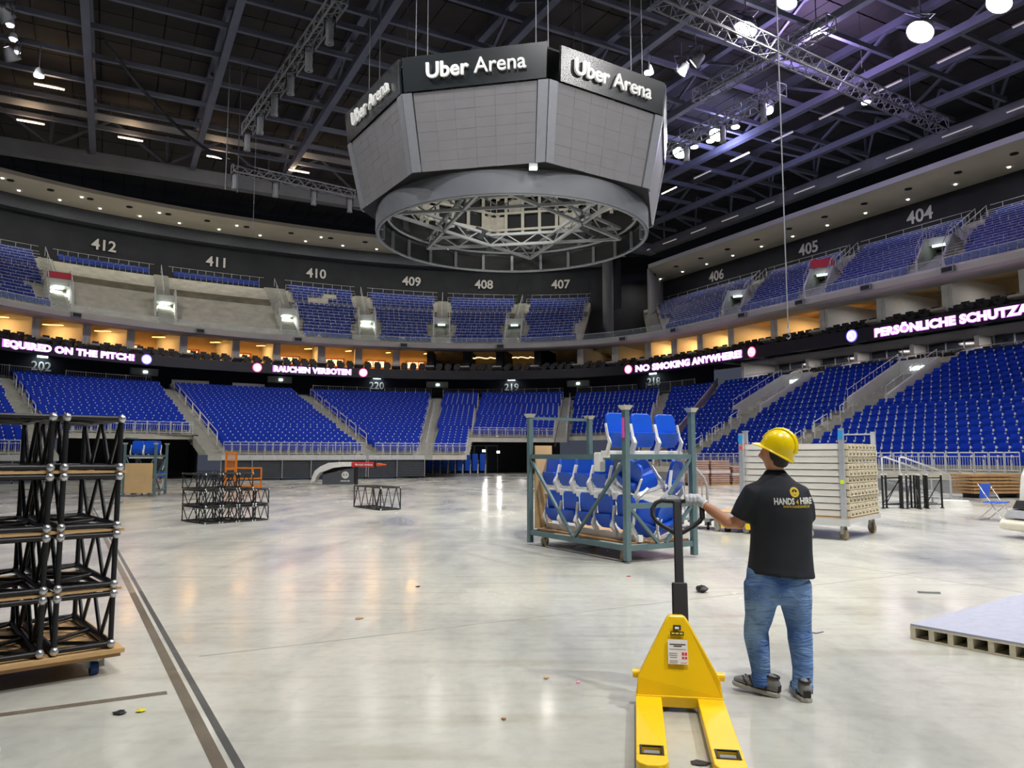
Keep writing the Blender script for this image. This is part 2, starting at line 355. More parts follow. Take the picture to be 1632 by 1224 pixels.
# corner and side blocks
bl_c = Block(line((16.3, 21.6), (16.6, 13.4)), arc(LT, 56, 33), ZS, ZL, NS)
bl_c2 = Block(line((16.6, 12.4), (16.6, 11.4)), arc(LT, 31, 20.5), ZS, ZL, NS)
bl_s1 = Block(line((16.6, 11.2), (16.6, 9.6)), line((31, 20), (31, 12.1)), ZS, ZL, NS)
bl_s2 = Block(line((16.6, 8.4), (16.6, 2.1)), line((31, 9.6), (31, 2.4)), ZS, ZL, NS)
bl_s3 = Block(line((16.6, .9), (16.6, -11.6)), line((31, .1), (31, -11.6)), ZS, ZL, NS)
bl_s4 = Block(line((16.6, -13), (16.6, -26)), line((31, -13), (31, -26)), ZS, ZL, NS)
for b, nm, lab, r0 in ((bl_c, 'floor_lower_corner', 'lower tier steps below number 218', 6), (bl_c2, 'floor_lower_wedge', 'narrow lower tier steps next to the sloping pink rail', 0), (bl_s1, 'floor_lower_bay', 'lower tier steps left of the concrete entrance', 0),
                   (bl_s2, 'floor_lower_side', 'lower tier steps behind the man in the helmet', 0), (bl_s3, 'floor_lower_right', 'lower tier steps at the right side', 0), (bl_s4, 'floor_lower_near', 'lower tier steps beyond the right picture edge', 0)):
    steps_obj(nm, b, lab, r0=r0); q = b.seats(.54, r0=r0, margin=.12); lower += q; side_low += q
b5a = Block(line((15.5, 22.5), (16.2, 21.7)), arc(LT, 57.9, 56.2), ZE, ZL, NE, K=1)
steps_obj('floor_stair_corner', b5a, 'concrete aisle stair between numbers 219 and 218', M_stair, sub=2, r0=6)
ai_4 = b5a
ai_5 = aisle('floor_stair_rail', bl_c, bl_c2, 'concrete aisle stair beside the sloping pink rail')
ai_6 = aisle('floor_stair_side', bl_s1, bl_s2, 'concrete aisle stair below the nearer lit entrance', 0)
ai_7 = aisle('floor_stair_right', bl_s2, bl_s3, 'concrete aisle stair right of the man in the helmet', 0)
# entrances (vomitories) cut into the upper rows of the side
def portal_side(name, t, label, s0=24.6, s1=29.6, wd=2.4):
    e = empty(name, W(s0, t, 0), AN, label, 'entrance')
    mb = MB(); zf = lambda s_: ZS + (ZL - ZS) * (s_ - 16.6) / 14.4
    for sg in (-1, 1):
        y = sg * wd / 2; th = .18
        pts = [(0, y, zf(s0) - .6), (s1 - s0, y, zf(s0) - .6), (s1 - s0, y, zf(s1) + .75), (0, y, zf(s0) + .55)]
        m2 = MB(); m2.prism(pts, (0, sg * th, 0)); m2.build('side_wall', M_wallc, e)
    mb.box(((s1 - s0) + .1, 0, zf(s1) + .35), (.25, wd + .36, .9)); mb.build('lintel', M_wallc, e)
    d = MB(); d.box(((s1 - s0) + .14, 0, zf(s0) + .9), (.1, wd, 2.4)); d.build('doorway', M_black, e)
    fl_ = MB(); fl_.box(((s1 - s0) / 2, 0, zf(s0) - .1), (s1 - s0, wd, .16)); fl_.build('landing', M_stair, e)
    sg_ = MB(); sg_.box(((s1 - s0) - .05, 0, zf(s1) + .22), (.06, .95, .22)); sg_.build('lit_sign', M_exit, e)
    for sg in (-1, 1):
        r = MB()
        for k in range(7):
            x = (s1 - s0) * k / 6; zz = lerp(zf(s0) + .55, zf(s1) + .75, k / 6); r.tube((x, sg * (wd / 2 + .09), zz), (x, sg * (wd / 2 + .09), zz + .5), .02, 5)
        r.tube((0, sg * (wd / 2 + .09), zf(s0) + 1.05), (s1 - s0, sg * (wd / 2 + .09), zf(s1) + 1.25), .025, 6); r.build('handrail', M_rail, e)
    return e
portal_side('tier_entrance', 10.9, 'concrete stand entrance with lit sign behind the tall green rack')
portal_side('tier_entrance', 1.3, 'concrete stand entrance with green lit sign at the right side')
# keep seats clear of the entrances
def clear(p, t, s0=24.2, wd=1.65):
    d = p - CT; return not (d.dot(RX) > s0 and abs(d.dot(AX) - t) < wd)
lower = [q for q in lower if clear(q[0], 10.9) and clear(q[0], 1.3)]

# ---- retractable front wall, its slats and fascia panels (end side)
def retract(name, s0, s1, label, z0=.12, z1=1.3):
    e = empty(name, W((s0 + s1) / 2, T0, 0), AN, label, 'stand front'); L = s1 - s0
    n = 10; hh = (z1 - z0) / n
    for i in range(n):
        m = MB(); m.box((0, .04 + .01 * i, z0 + hh * (i + .5)), (L, .05, hh - .03)); m.build('slat', mat('slat_paint', srgb(74, 78, 84), .5, .1, var=.12), e)
    bk = MB(); bk.box((0, .2, (z0 + z1) / 2), (L, .08, z1 - z0)); bk.build('backing', M_black, e)
    k = int(L / 1.6)
    for i in range(k + 1):
        x = -L / 2 + L * i / k; m = MB(); m.box((x, .0, (z0 + z1) / 2), (.06, .04, z1 - z0)); m.build('bracket', M_gry, e)
        m = MB(); m.tube((x - .02, .3, .07), (x + .02, .3, .07), .07, 10); m.build('roller', M_black, e)
    k = int(L / .8)
    for i in range(k):
        x = -L / 2 + L * (i + .5) / k; m = MB(); m.box((x, .0, z1 + .17), (L / k - .03, .04, .3)); m.build('fascia_panel', M_rail, e)
    return e
retract('retractable_stand_front', -8.8, .6, 'long dark slatted front of the retractable stand behind the orange cage')
retract('retractable_stand_front', .75, 4.9, 'short dark slatted stand front left of the blue chair row')
retract('retractable_stand_front', -28, -18.2, 'dark slatted stand front at the far left behind the truss stack')
# ---- gate panels on the front edge
GATE = MB()
for x in (-.3, .3): GATE.tube((x, 0, 0), (x, 0, .82), .022, 6)
GATE.tube((-.3, 0, .82), (.3, 0, .82), .024, 6); GATE.tube((-.3, 0, .66), (.3, 0, .66), .016, 6); GATE.tube((-.3, 0, .1), (.3, 0, .1), .018, 6)
for k in range(1, 5): GATE.tube((-.3 + .12 * k, 0, .1), (-.3 + .12 * k, 0, .66), .01, 5)
GATEM = GATE.mesh('front_gate', M_rail)
def gates(p0, p1, n, z, label, k0=0):
    d = (p1 - p0); ang = math.atan2(d.y, d.x)
    for i in range(n):
        o = link('front_gate', GATEM, None, p0 + d * ((i + .5) / n) + Vector((0, 0, z)), ang); o.scale.x = d.length / n / .66
        tag(o, label + ', %s from the left' % ordinal(i + 1 + k0), 'railing', label)
gates(W(-8.7, T0 + .05), W(.5, T0 + .05), 18, ZE, 'small galvanised gate panel along the long retractable front')
gates(W(1.2, T0 + .05), W(4.6, T0 + .05), 6, ZE, 'small galvanised gate panel on the short stand front')
gates(W(5.4, T0 + .05), W(8.2, T0 + .05), 5, ZE, 'small galvanised gate panel over the blue chair row')
gates(W(-27, T0 + .05), W(-18.9, T0 + .05), 14, ZE, 'small galvanised gate panel far left behind the truss stack')
gates(W(16.55, .7), W(16.55, -11.4), 20, ZS, 'small galvanised gate panel below the right side seats')
gates(W(16.55, 8.4), W(16.55, 2.2), 10, ZS, 'small galvanised gate panel behind the wrapped pallets')
e = bl_e5; P = [e.pt(k / 8, 6 / NE) for k in range(9)]
gates(W(*P[0]), W(*P[4]), 5, lerp(ZE, ZL, 6 / NE), 'small galvanised gate panel above the dark tunnel'); gates(W(*P[4]), W(*P[8]), 5, lerp(ZE, ZL, 6 / NE), 'small galvanised gate panel above the dark tunnel', 5)
P = [bl_e1.pt(k / 8, 6 / NE) for k in range(9)]
gates(W(*P[0]), W(*P[8]), 12, lerp(ZE, ZL, 6 / NE), 'small galvanised gate panel below number 202')
# side low wall under the side front row
sw = MB(); slab(16.62, 16.8, -26, 12.6, 0, ZS, sw); struct(sw.build('wall_side_front', M_gry), 'grey low wall under the right side seats')
# tunnels: dark recesses under the two corner blocks
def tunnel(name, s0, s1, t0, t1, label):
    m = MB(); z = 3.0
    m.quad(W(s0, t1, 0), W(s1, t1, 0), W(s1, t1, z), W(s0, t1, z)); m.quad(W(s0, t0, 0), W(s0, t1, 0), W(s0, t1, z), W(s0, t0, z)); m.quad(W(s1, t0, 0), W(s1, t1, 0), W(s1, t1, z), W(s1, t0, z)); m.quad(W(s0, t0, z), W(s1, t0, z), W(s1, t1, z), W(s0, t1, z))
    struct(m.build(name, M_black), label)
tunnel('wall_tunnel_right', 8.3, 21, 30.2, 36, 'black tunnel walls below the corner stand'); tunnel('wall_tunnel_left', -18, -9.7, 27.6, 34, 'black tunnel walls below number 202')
for k in range(7):
    e_ = empty('tunnel_gate', W(9.3 + k * 1.25, 35.6, 0), AN, 'dark framed double door at the back of the tunnel, %s from the left' % ('first', 'second', 'third', 'fourth', 'fifth', 'sixth', 'seventh')[k], 'door', 'door panels in the tunnel')
    m = MB(); m.box((0, 0, 1.3), (1.1, .04, 2.4)); m.build('leaf', M_navy, e_)
    m = MB(); [m.box((sx * .57, -.04, 1.3), (.05, .06, 2.5)) for sx in (-1, 1)]; m.box((0, -.04, 2.52), (1.19, .06, .06)); m.build('surround', M_gry, e_)
def tunnel_lamp(p, label):
    e_ = empty('tunnel_lamp', p, AN, label, 'lamp'); m = MB(); m.box((0, 0, 0), (.3, .12, .2)); m.build('housing', M_gry, e_)
    m = MB(); m.box((0, -.08, 0), (.26, .03, .16)); m.build('lens', M_lampw, e_); lamp('tunnel_light', 'POINT', p - AX * .35, 45, (1, .97, .9), .15)
tunnel_lamp(W(13.3, 30.2, 2.0), 'bright white work lamp at the mouth of the dark tunnel'); tunnel_lamp(W(15.1, 31, 1.9), 'second smaller work lamp inside the dark tunnel'); tunnel_lamp(W(16.4, 29.2, 3.1), 'bright lamp on the beam over the dark tunnel')
# ---- back of the lower bowl: railings, wall with numbers, ribbon board
def ring_wall(name, c, u0, u1, z0, z1, m, label, N=60, thick=None):
    mb = MB(); us = [lerp(u0, u1, k / N) for k in range(N + 1)]
    A = [CW(c, u, z0) for u in us]; B = [CW(c, u, z1) for u in us]
    mb.strip(A, B)
    if thick:
        c2 = (c[0] + thick, c[1] + thick, c[2]); A2 = [CW(c2, u, z0) for u in us]; B2 = [CW(c2, u, z1) for u in us]
        mb.strip(B, B2); mb.strip(A2, A); mb.strip(B2, A2)
    return struct(mb.build(name, m), label)
LW = (33.2, 26.2, 2.2)
ring_wall('floor_gangway', LT, 23, 185, ZL - .02, ZL, M_gry, 'narrow gangway kerb behind the lower seats', thick=2.3)
ring_wall('wall_lower_back', LW, 24, 185, ZL - .1, 10.2, M_navy, 'dark navy wall behind the lower seats')
def tframe(c, u, z, off=0.0):
    a, b = CW(c, u - .05, z), CW(c, u + .05, z); x = (a - b).normalized()
    y = Vector((0, 0, 1)); n = x.cross(y)
    p = CW(c, u, z) + n * off
    return frame(p, x, y)
for body, u in (('202', 147.6), ('220', 97.8), ('219', 71.3), ('218', 38.4)):
    o = text('section_number', body, 1.05, M_numg, tframe(LW, u, 8.82, .06), extr=.02, bold=.012); tag(o, 'grey section number %s on the dark lower wall, %s of four from the left' % (body, ORD[('202', '220', '219', '218').index(body)]), 'number')
    q_ = tframe(LW, u, 9.5, .5); lamp('strip_lamp', 'AREA', q_.translation, 11, (.92, 1, .97), .8, tframe(LW, u, 8.4, 0).translation)
    e = empty('exit_light', tframe(LW, u, 9.62, .2).translation, 0, 'white lit strip above section number %s, %s of four from the left' % (body, ORD[('202', '220', '219', '218').index(body)]), 'lamp')
    e.matrix_world = tframe(LW, u, 9.62, .2); m = MB(); m.box((0, 0, 0), (.8, .16, .1)); m.build('lens', M_exit, e); m = MB(); m.box((0, .1, -.05), (.86, .05, .14)); m.build('housing', M_gry, e)
for u, lab in ((132.4, 'below the blue ribbon icon'), (112.6, 'below the glowing German ribbon text'), (86.6, 'between numbers 220 and 219'), (56.2, 'left of number 218')):
    e = empty('doorway_hood', (0, 0, 0), 0, 'white doorway hood with lamp ' + lab, 'doorway'); e.matrix_world = tframe(LW, u, 9.05, .35)
    m = MB(); m.box((0, 0, 0), (2.3, .62, .5)); m.build('hood', M_wallc, e)
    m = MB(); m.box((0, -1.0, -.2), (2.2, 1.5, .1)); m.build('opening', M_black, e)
    m = MB(); m.box((.05, -.02, .28), (.34, .2, .06)); m.build('lamp', M_exit, e)
# railings behind the top row of the end blocks
def back_rail(u0, u1, label, z=ZL):
    c = (31.3, 24.3, 2.2); e = empty('back_railing', CW(c, (u0 + u1) / 2, z), 0, label, 'railing'); o = e.location
    n = max(8, int(abs(u1 - u0) * 2.6)); P = [CW(c, lerp(u0, u1, k / n), z) - o for k in range(n + 1)]
    m = MB(); [m.bar(p, p + Vector((0, 0, .95)), .025, .025) for p in P]; m.build('balusters', M_gry, e)['kind'] = 'stuff'
    m = MB(); [m.tube(P[k] + Vector((0, 0, .98)), P[k + 1] + Vector((0, 0, .98)), .028, 5) for k in range(n)]; m.build('top_rail', M_rail, e)
    m = MB(); [m.tube(P[k] + Vector((0, 0, .12)), P[k + 1] + Vector((0, 0, .12)), .02, 5) for k in range(n)]; m.build('bottom_rail', M_rail, e)
    m = MB(); [m.bar(P[k], P[k] + Vector((0, 0, 1.05)), .06, .06) for k in range(0, n + 1, max(1, n // 4))]; m.build('posts', M_rail, e)
for u0, u1, lab in ((170, 148.8, 'grey bar railing left of number 202 at the far left'), (146, 132.6, 'grey bar railing right of number 202'), (108.6, 99, 'grey bar railing left of number 220 under the German text'), (96.4, 87.4, 'grey bar railing right of number 220, before the middle doorway'), (85, 72.5, 'grey bar railing left of number 219 over the blue chairs'), (70.2, 58.4, 'grey bar railing right of number 219 above the tunnel'), (55, 40, 'grey bar railing left of number 218 behind the green rack'), (37.6, 25, 'grey bar railing right of number 218 near the white wall')):
    back_rail(u0, u1, lab)
# camera platform with dark chairs behind the middle block
e = empty('camera_platform', CW(LT, 120.5, ZL), 0, 'grey platform with dark chairs behind the middle seats', 'platform'); e.matrix_world = tframe((32.2, 25.2, 2.2), 121.5, ZL)
m = MB(); m.box((0, .3, 0), (8.6, .5, 1.2)); m.build('base', M_gry, e); m = MB(); m.box((-2.6, .75, .55), (3.2, .4, .08)); m.build('desk', M_fasc, e); m = MB(); m.box((2.6, .75, .55), (3.0, .4, .08)); m.build('desk', M_fasc, e)
# ribbon board
RB = (29.3, 22.2, 2.1)
ring_wall('wall_ribbon_board', RB, -24, 185, 9.25, 10.15, M_led, 'black ribbon screen band around the hall', N=110, thick=.5)
def ring_text(body, u0, u1, z, size, m, label, bold=.034, gap=.07, part=None):
    if part is None:
        o = ring_text(body, u0, u1, z, size, m, label, bold, gap, True); h_ = ring_text(body, u0 + .25 * (1 if u0 > 22 else .4), u1 - .25 * (1 if u1 > 22 else .4), z, size * 1.14, M_ledh, None, .085, .03, True); h_.parent = o; h_.name = 'text_halo'; return o
    me = text_mesh(body, 1.0, .02 if part is None else .01, bold, 1.05); xs = [v.co.x for v in me.vertices]; ys = [v.co.y for v in me.vertices]; x0, x1 = min(xs), max(xs); y0, y1 = min(ys), max(ys)
    us = [lerp(u0, u1, k / 300) for k in range(301)]; cum = [0]
    for k in range(300): cum.append(cum[-1] + (CW(RB, us[k + 1], 0) - CW(RB, us[k], 0)).length)
    import bisect
    for v in me.vertices:
        d = (v.co.x - x0) / (x1 - x0) * cum[-1]; k = min(299, max(0, bisect.bisect(cum, d) - 1)); u = lerp(us[k], us[k + 1], (d - cum[k]) / (cum[k + 1] - cum[k])); p = CW((RB[0] - gap - v.co.z, RB[1] - gap - v.co.z, 2.1), u, z + ((v.co.y - y0) / (y1 - y0) - .5) * size); v.co = p
    me.materials.clear(); me.materials.append(m); o = link('ribbon_text', me); tag(o, label, 'text' if label else None); return o
ring_text('EQUIRED ON THE PITCH!', 160.4, 138.6, 9.72, .62, M_ledt, 'glowing ribbon text ending in PITCH at the left')
ring_text('RAUCHEN VERBOTEN', 115, 102.2, 9.72, .56, M_ledt, 'glowing ribbon text RAUCHEN VERBOTEN in the middle')
ring_text('NO SMOKING ANYWHERE!', 29.6 + 7.9, 15.9, 9.72, .6, M_ledt, 'glowing ribbon text NO SMOKING ANYWHERE')
ring_text('PERSÖNLICHE SCHUTZAUSRÜSTUNG', 3.9, -10.4, 9.72, .66, M_ledt, 'glowing ribbon text beginning PERSÖNLICHE at the right')
def icon(u, halo, label):
    e = empty('ribbon_icon', (0, 0, 0), 0, label, 'icon'); e.matrix_world = tframe(RB, u, 9.72, .03)
    m = MB(); m.tube((0, 0, 0), (0, 0, .02), .43, 24); m.build('halo', halo, e)
    m = MB(); m.tube((0, 0, .02), (0, 0, .04), .34, 24); m.build('disc', M_ledi, e)
    m = MB(); m.path([(.2 * math.cos(a * .524), .2 * math.sin(a * .524), .05) for a in range(12)], .03, 6, closed=True); m.bar((-.14, -.14, .05), (.14, .14, .05), .05, .02); m.build('symbol', halo, e)
icon(136.4, M_ledb, 'round blue glowing icon after the ribbon word PITCH'); icon(117.8, M_ledr, 'round pink glowing icon left of RAUCHEN'); icon(99.8, M_ledr, 'round pink glowing icon right of VERBOTEN')
icon(39.6, M_ledr, 'round pink glowing icon left of NO SMOKING'); icon(14.8, M_ledr, 'round pink glowing icon right of ANYWHERE'); icon(5.7, M_ledb, 'round blue glowing icon left of PERSÖNLICHE')

# ---- suites above the ribbon
SF, SB = (30.0, 22.9, 2.1), (37.2, 30.1, 2.1)
ring_wall('floor_suites', SF, -24, 185, 10.0, 10.12, M_dark, 'dark suite floor behind the ribbon', N=80, thick=7.2)
ring_wall('wall_suites_back', SB, -24, 185, 9.9, 13.4, M_suite, 'warm cream back wall of the suites', N=80)
cm = MB(); us = [lerp(-24, 185, k / 90) for k in range(91)]
cm.strip([CW((28.3, 21.2, 2.1), u, 12.35) for u in us], [CW(SB, u, 13.3) for u in us]); struct(cm.build('ceiling_suites', M_suite), 'cream suite ceiling under the balcony')
PART = [168, 161, 152.5, 144.5, 137.5, 129, 120.5, 114, 107, 100.5, 93.5, 86.8, 79.5, 72.5, 64, 54, 45.5, 37, 30, 23, 18.7, 14, 9.3, 4.6, 0, -4.6, -9.3, -14]
DARKB = {11, 12, 13, 14}
for i, u in enumerate(PART):
    m = MB(); a0, a1 = CW((30.9, 23.8, 2.1), u, 10.1), CW(SB, u, 10.1); d = (a1 - a0).normalized(); x = d.cross(Vector((0, 0, 1)))
    mid = (a0 + a1) / 2; Rm = Matrix((x, d, Vector((0, 0, 1)))).transposed()
    m.box(mid + Vector((0, 0, 1.25)), (.22, (a1 - a0).length, 2.9), Rm); m.box(a0 + d * .2 + Vector((0, 0, 1.2)), (.7, .32, 2.6), Rm)
    struct(m.build('wall_suite_pier', M_white if i not in DARKB else M_dark), 'pier between suites')
    n = MB(); ang = Rm
    n.box(a0 - d * .55 + Vector((0, 0, .35)), (.9, 1.1, .16), Rm @ Matrix.Rotation(-.35, 3, 'X')); struct(n.build('trim_%d' % (10 + i), M_fasc), 'sloping stair cheek of a suite')
ARM = MB(); ARM.box((0, -.22, .42), (.5, .12, .5)); ARM.box((0, .02, .3), (.5, .46, .16)); ARM.box((-.28, 0, .36), (.08, .48, .26)); ARM.box((.28, 0, .36), (.08, .48, .26)); ARM.box((0, 0, .11), (.4, .4, .22))
ARMM = ARM.mesh('suite_armchair', M_chair)
for i in range(len(PART) - 1):
    u0, u1 = PART[i], PART[i + 1]; um = (u0 + u1) / 2; lit = i not in DARKB and um > 8.5
    if 0 < um < 4.6 or um < -4.7: lit = False
    width = (CW(SF, u0, 0) - CW(SF, u1, 0)).length
    for r in range(2):
        n = max(3, int((width - 1.5) / .62))
        for j in range(n):
            u = lerp(u0, u1, (j + .5) / n * .78 + .11); c = (30.2 + r * .8, 23.1 + r * .8, 2.1); F = tframe(c, u, 10.12 + r * .28); x = F.to_3x3() @ Vector((1, 0, 0)); nrm = F.to_3x3() @ Vector((0, 0, 1))
            o = link('suite_armchair', ARMM, None, F.translation, math.atan2(-nrm.x, nrm.y)); tag(o, 'dark armchair in the %s suite from the left, %s row, %s along' % (ordinal(i + 1), ('front', 'rear')[r], ordinal(j + 1)), 'armchair', 'dark armchairs of the suites')
    F = tframe((36.9, 29.8, 2.1), um, 11.5)
    if not lit and i not in DARKB: p = tframe((33.4, 26.3, 2.1), um, 12.5); lamp('suite_lamp_or_fill', 'AREA', p.translation, 42, (1, .92, .88), 1.2, p.translation - Vector((0, 0, 1)))  # dim fill light added to bays whose own lamps are off
    if lit:
        p = tframe((34.2, 27.1, 2.1), um, 12.55); lamp('suite_lamp_or_fill', 'AREA', p.translation, 200, (1, .52, .17), 1.2, p.translation - Vector((0, 0, 1)))
        e = empty('suite_cabinet', (0, 0, 0), 0, None, 'cabinet'); e.matrix_world = F
        tag(e, 'lit display cabinet in the %s suite from the left end' % ORD[i])
        m = MB(); m.box((0, -.1, .1), (2.2, 1.2, .12)); m.build('carcass', M_chairo, e)
        for k in range(3): m = MB(); m.box((-.62 + .62 * k, .0, .2), (.5, .62, .05)); m.build('lit_pane', M_lampo2, e)
        e = empty('cove_light', (0, 0, 0), 0, None, 'lamp'); q = tframe((33.4, 26.3, 2.1), lerp(u0, u1, .82), 12.5); e.matrix_world = q
        tag(e, 'orange strip light on the ceiling of the %s suite from the left end' % ORD[i])
        m = MB(); m.box((0, .02, -1.2), (.16, .05, 3.4), Matrix.Rotation(.12, 3, 'X')); m.build('diffuser', M_lampo, e); m = MB(); m.box((0, .07, -1.2), (.24, .04, 3.5), Matrix.Rotation(.12, 3, 'X')); m.build('housing', M_white, e)
        o = link('suite_downlight', None) if False else None
# curved bar light in the dark club section
for u0, u1, lab in ((80.5, 73.5, 'wavy orange light line in the dark club bay'), (71.5, 66, 'wavy orange light line right in the dark club bay')):
    P = [CW((35 + .3 * math.sin(k * .9), 28, 2.1), lerp(u0, u1, k / 16), 12.2 + .06 * math.sin(k * 1.3)) for k in range(17)]
    m = MB(); m.path(P, .06, 6); tag(m.build('club_light_line', M_lampo2), lab, 'lamp')
# ---- lower suites on the side, behind the kerb
kb = MB(); slab(31.0, 31.35, -26, 17.6, ZL - .1, ZL + .28, kb); struct(kb.build('trim_5', M_soff), 'cream kerb above the right side seats')
fs = MB(); slab(31.3, 37, -26, 17.6, ZL - .2, ZL, fs); struct(fs.build('floor_side_suites', M_dark), 'dark floor of the lower side suites')
ws = MB(); slab(34.6, 34.8, -26, 17.6, ZL, 9.3, ws); struct(ws.build('wall_side_suites', M_gry), 'grey wall above the side suite windows')
cs = MB(); slab(31, 37, -26, 17.6, 9.2, 9.3, cs); struct(cs.build('ceiling_side_suites', M_gry), 'grey ceiling of the lower side suites')
we = MB(); slab(31, 35, 17.4, 17.7, ZL - .4, 9.3, we); struct(we.build('wall_side_suites_end', M_white), 'white end wall of the lower side suites')
for i, t in enumerate((15.0, 10.6, 6.2, 1.8, -2.6, -7.0)):
    e = empty('suite_window', W(34.5, t, ZL + 1.05), AN, 'dark glazed suite front, %s bay right of the white end wall' % ('first', 'second', 'third', 'fourth', 'fifth', 'sixth')[i], 'window')
    for k in range(3):
        m = MB(); m.box((-.03, -1.25 + 1.25 * k, .05), (.05, 1.12, 1.15)); m.build('pane', M_glass, e)
    for k in range(4): m = MB(); m.box((-.05, -1.88 + 1.25 * k, .05), (.08, .08, 1.3)); m.build('mullion', M_gry, e)
    m = MB(); m.box((-.08, 0, -.62), (.14, 3.8, .1)); m.build('sill', M_chairo, e)
    m = MB(); slab(33.2, 34.7, t - 2.3, t - 2.0, ZL, 9.2, m); struct(m.build('wall_side_pier', M_white), 'white pier of the side suites')
    n = MB(); n.bar(W(31.4, t - 2.1, ZL + .35), W(33.2, t - 2.1, ZL + .95), .5, .2); struct(n.build('trim_%d' % (40 + i), M_fasc), 'sloping cheek beside the suite stair')
    lamp('side_suite_lamp', 'AREA', W(33.0, t, 9.15), 75, (1, .9, .88), 1.0)
    for r in range(2):
        for j in range(6):
            o = link('suite_armchair', ARMM, None, W(32.0 + r * .95, t - 1.5 + j * .62, ZL + .02 + r * .22), AN + math.pi / 2); tag(o, 'dark armchair before the %s glazed side bay, %s row, %s from the right' % (ordinal(i + 1), ('front', 'rear')[r], ordinal(j + 1)), 'armchair', 'dark armchairs of the side suites')
kr = empty('kerb_railing', W(31.2, 0, ZL + .28), AN, 'thin rail on the cream kerb above the right seats', 'railing')
m = MB(); m.tube((0, -26, .42), (0, 17.4, .42), .025, 6); m.build('top_rail', M_rail, kr)
for k in range(30): m = MB(); m.bar((0, -26 + 1.48 * k, 0), (0, -26 + 1.48 * k, .42), .03, .03); m.build('post', M_rail, kr)
# ---- balcony fascia of the upper tier
fa = MB(); us = [lerp(-24, 185, k / 130) for k in range(131)]
prof = [(.35, 12.08), (.0, 12.2), (-.05, 12.55), (.05, 12.72), (.25, 12.74), (.9, 12.74)]
lines = [[CW((FA[0] + d, FA[1] + d, 2.1), u, z) for u in us] for d, z in prof]
for a, b in zip(lines, lines[1:]): fa.strip(a, b, smooth=False)
bot = [CW((31, 23.9, 2.1), u, 12.3) for u in us]; fa.strip(bot, lines[0]); struct(fa.build('wall_balcony_fascia', M_fasc), 'pale grey balcony front of the upper tier')
gl = MB(); GC = (FA[0] + .3, FA[1] + .3, 2.1)
gl.strip([CW(GC, u, 12.74) for u in us], [CW(GC, u, 13.25) for u in us]); go = gl.build('balcony_glass', mat('clear_balcony_glass', (.75, .9, .85), .05, alpha=.16, var=0)); tag(go, 'clear glass balustrade along the balcony front', 'balustrade')
gr_ = MB(); P = [CW(GC, u, 13.27) for u in us]; gr_.path(P, .025, 5); tag(gr_.build('balcony_handrail', M_rail), 'thin metal handrail on the balcony glass', 'handrail')
for i, (u, z) in enumerate(((151, 12.4), (129, 12.4), (112, 12.4), (92, 12.4), (70.5, 12.4), (38, 12.4), (22, 12.4), (14, 12.4), (8.5, 12.4), (3.2, 12.4), (-2.2, 12.4))):
    e = empty('fascia_loudspeaker', (0, 0, 0), 0, 'small grey loudspeaker box on the balcony front, %s from the left' % ORD[i], 'loudspeaker', 'loudspeakers on the balcony front'); e.matrix_world = tframe(FA, u, z, .22)
    m = MB(); m.box((0, 0, 0), (.75, .36, .22)); m.build('cabinet', M_gry, e); m = MB(); m.box((0, -.02, .12), (.62, .26, .03)); m.build('grille', M_dark, e)
# ---- upper tier: end blocks between the aisles (u on the back line, u on the front line)
AIS = [(170, 178), (138.3, 151.8), (124.6, 134), (112.3, 112.6), (102.4, 98.9), (89.9, 84.2), (75.8, 68.4), (61.7, 50.5)]
SEC = ['411', '410', '409', '408', '407']
NU = 16; ZUT = 19.5; ZUF2 = 12.76
upb = []
for i in range(7):
    (t0, f0), (t1, f1) = AIS[i], AIS[i + 1]
    g = .85; h = 1.15
    b = Block(arc(FB, f0 - h, f1 + h), arc(UT, t0 - g, t1 + g), ZUF2, ZUT, NU, K=10); upb.append(b)
    nm = ('floor_upper_far', 'floor_upper_bare', 'floor_upper_cleared', 'floor_upper_patchy', 'floor_upper_end', 'floor_upper_middle', 'floor_upper_corner')[i]
    lab = ('upper tier steps at the far left', 'bare upper tier steps below number 412', 'bare upper tier steps below number 411', 'upper tier steps below number 410', 'upper tier steps below number 409', 'upper tier steps below number 408', 'upper tier steps below number 407')[i]
    steps_obj(nm, b, lab)
    if i in (1, 2): keep = lambda r, w_, j: r == NU - 1
    elif i == 3: keep = lambda r, w_, j: r != 10 and not (r in (11, 12) and .25 < w_ < .52) and not (r in (13, 12) and .48 < w_ < .72) and not (r == 14 and .5 < w_ < .72) and not (r < 5 and (w_ > .82 or w_ < .1))
    else: keep = lambda r, w_, j: r != 10 and not (0 < r < 6 and (w_ > .87 or w_ < .13))
    upper += b.seats(.52, keep=keep)
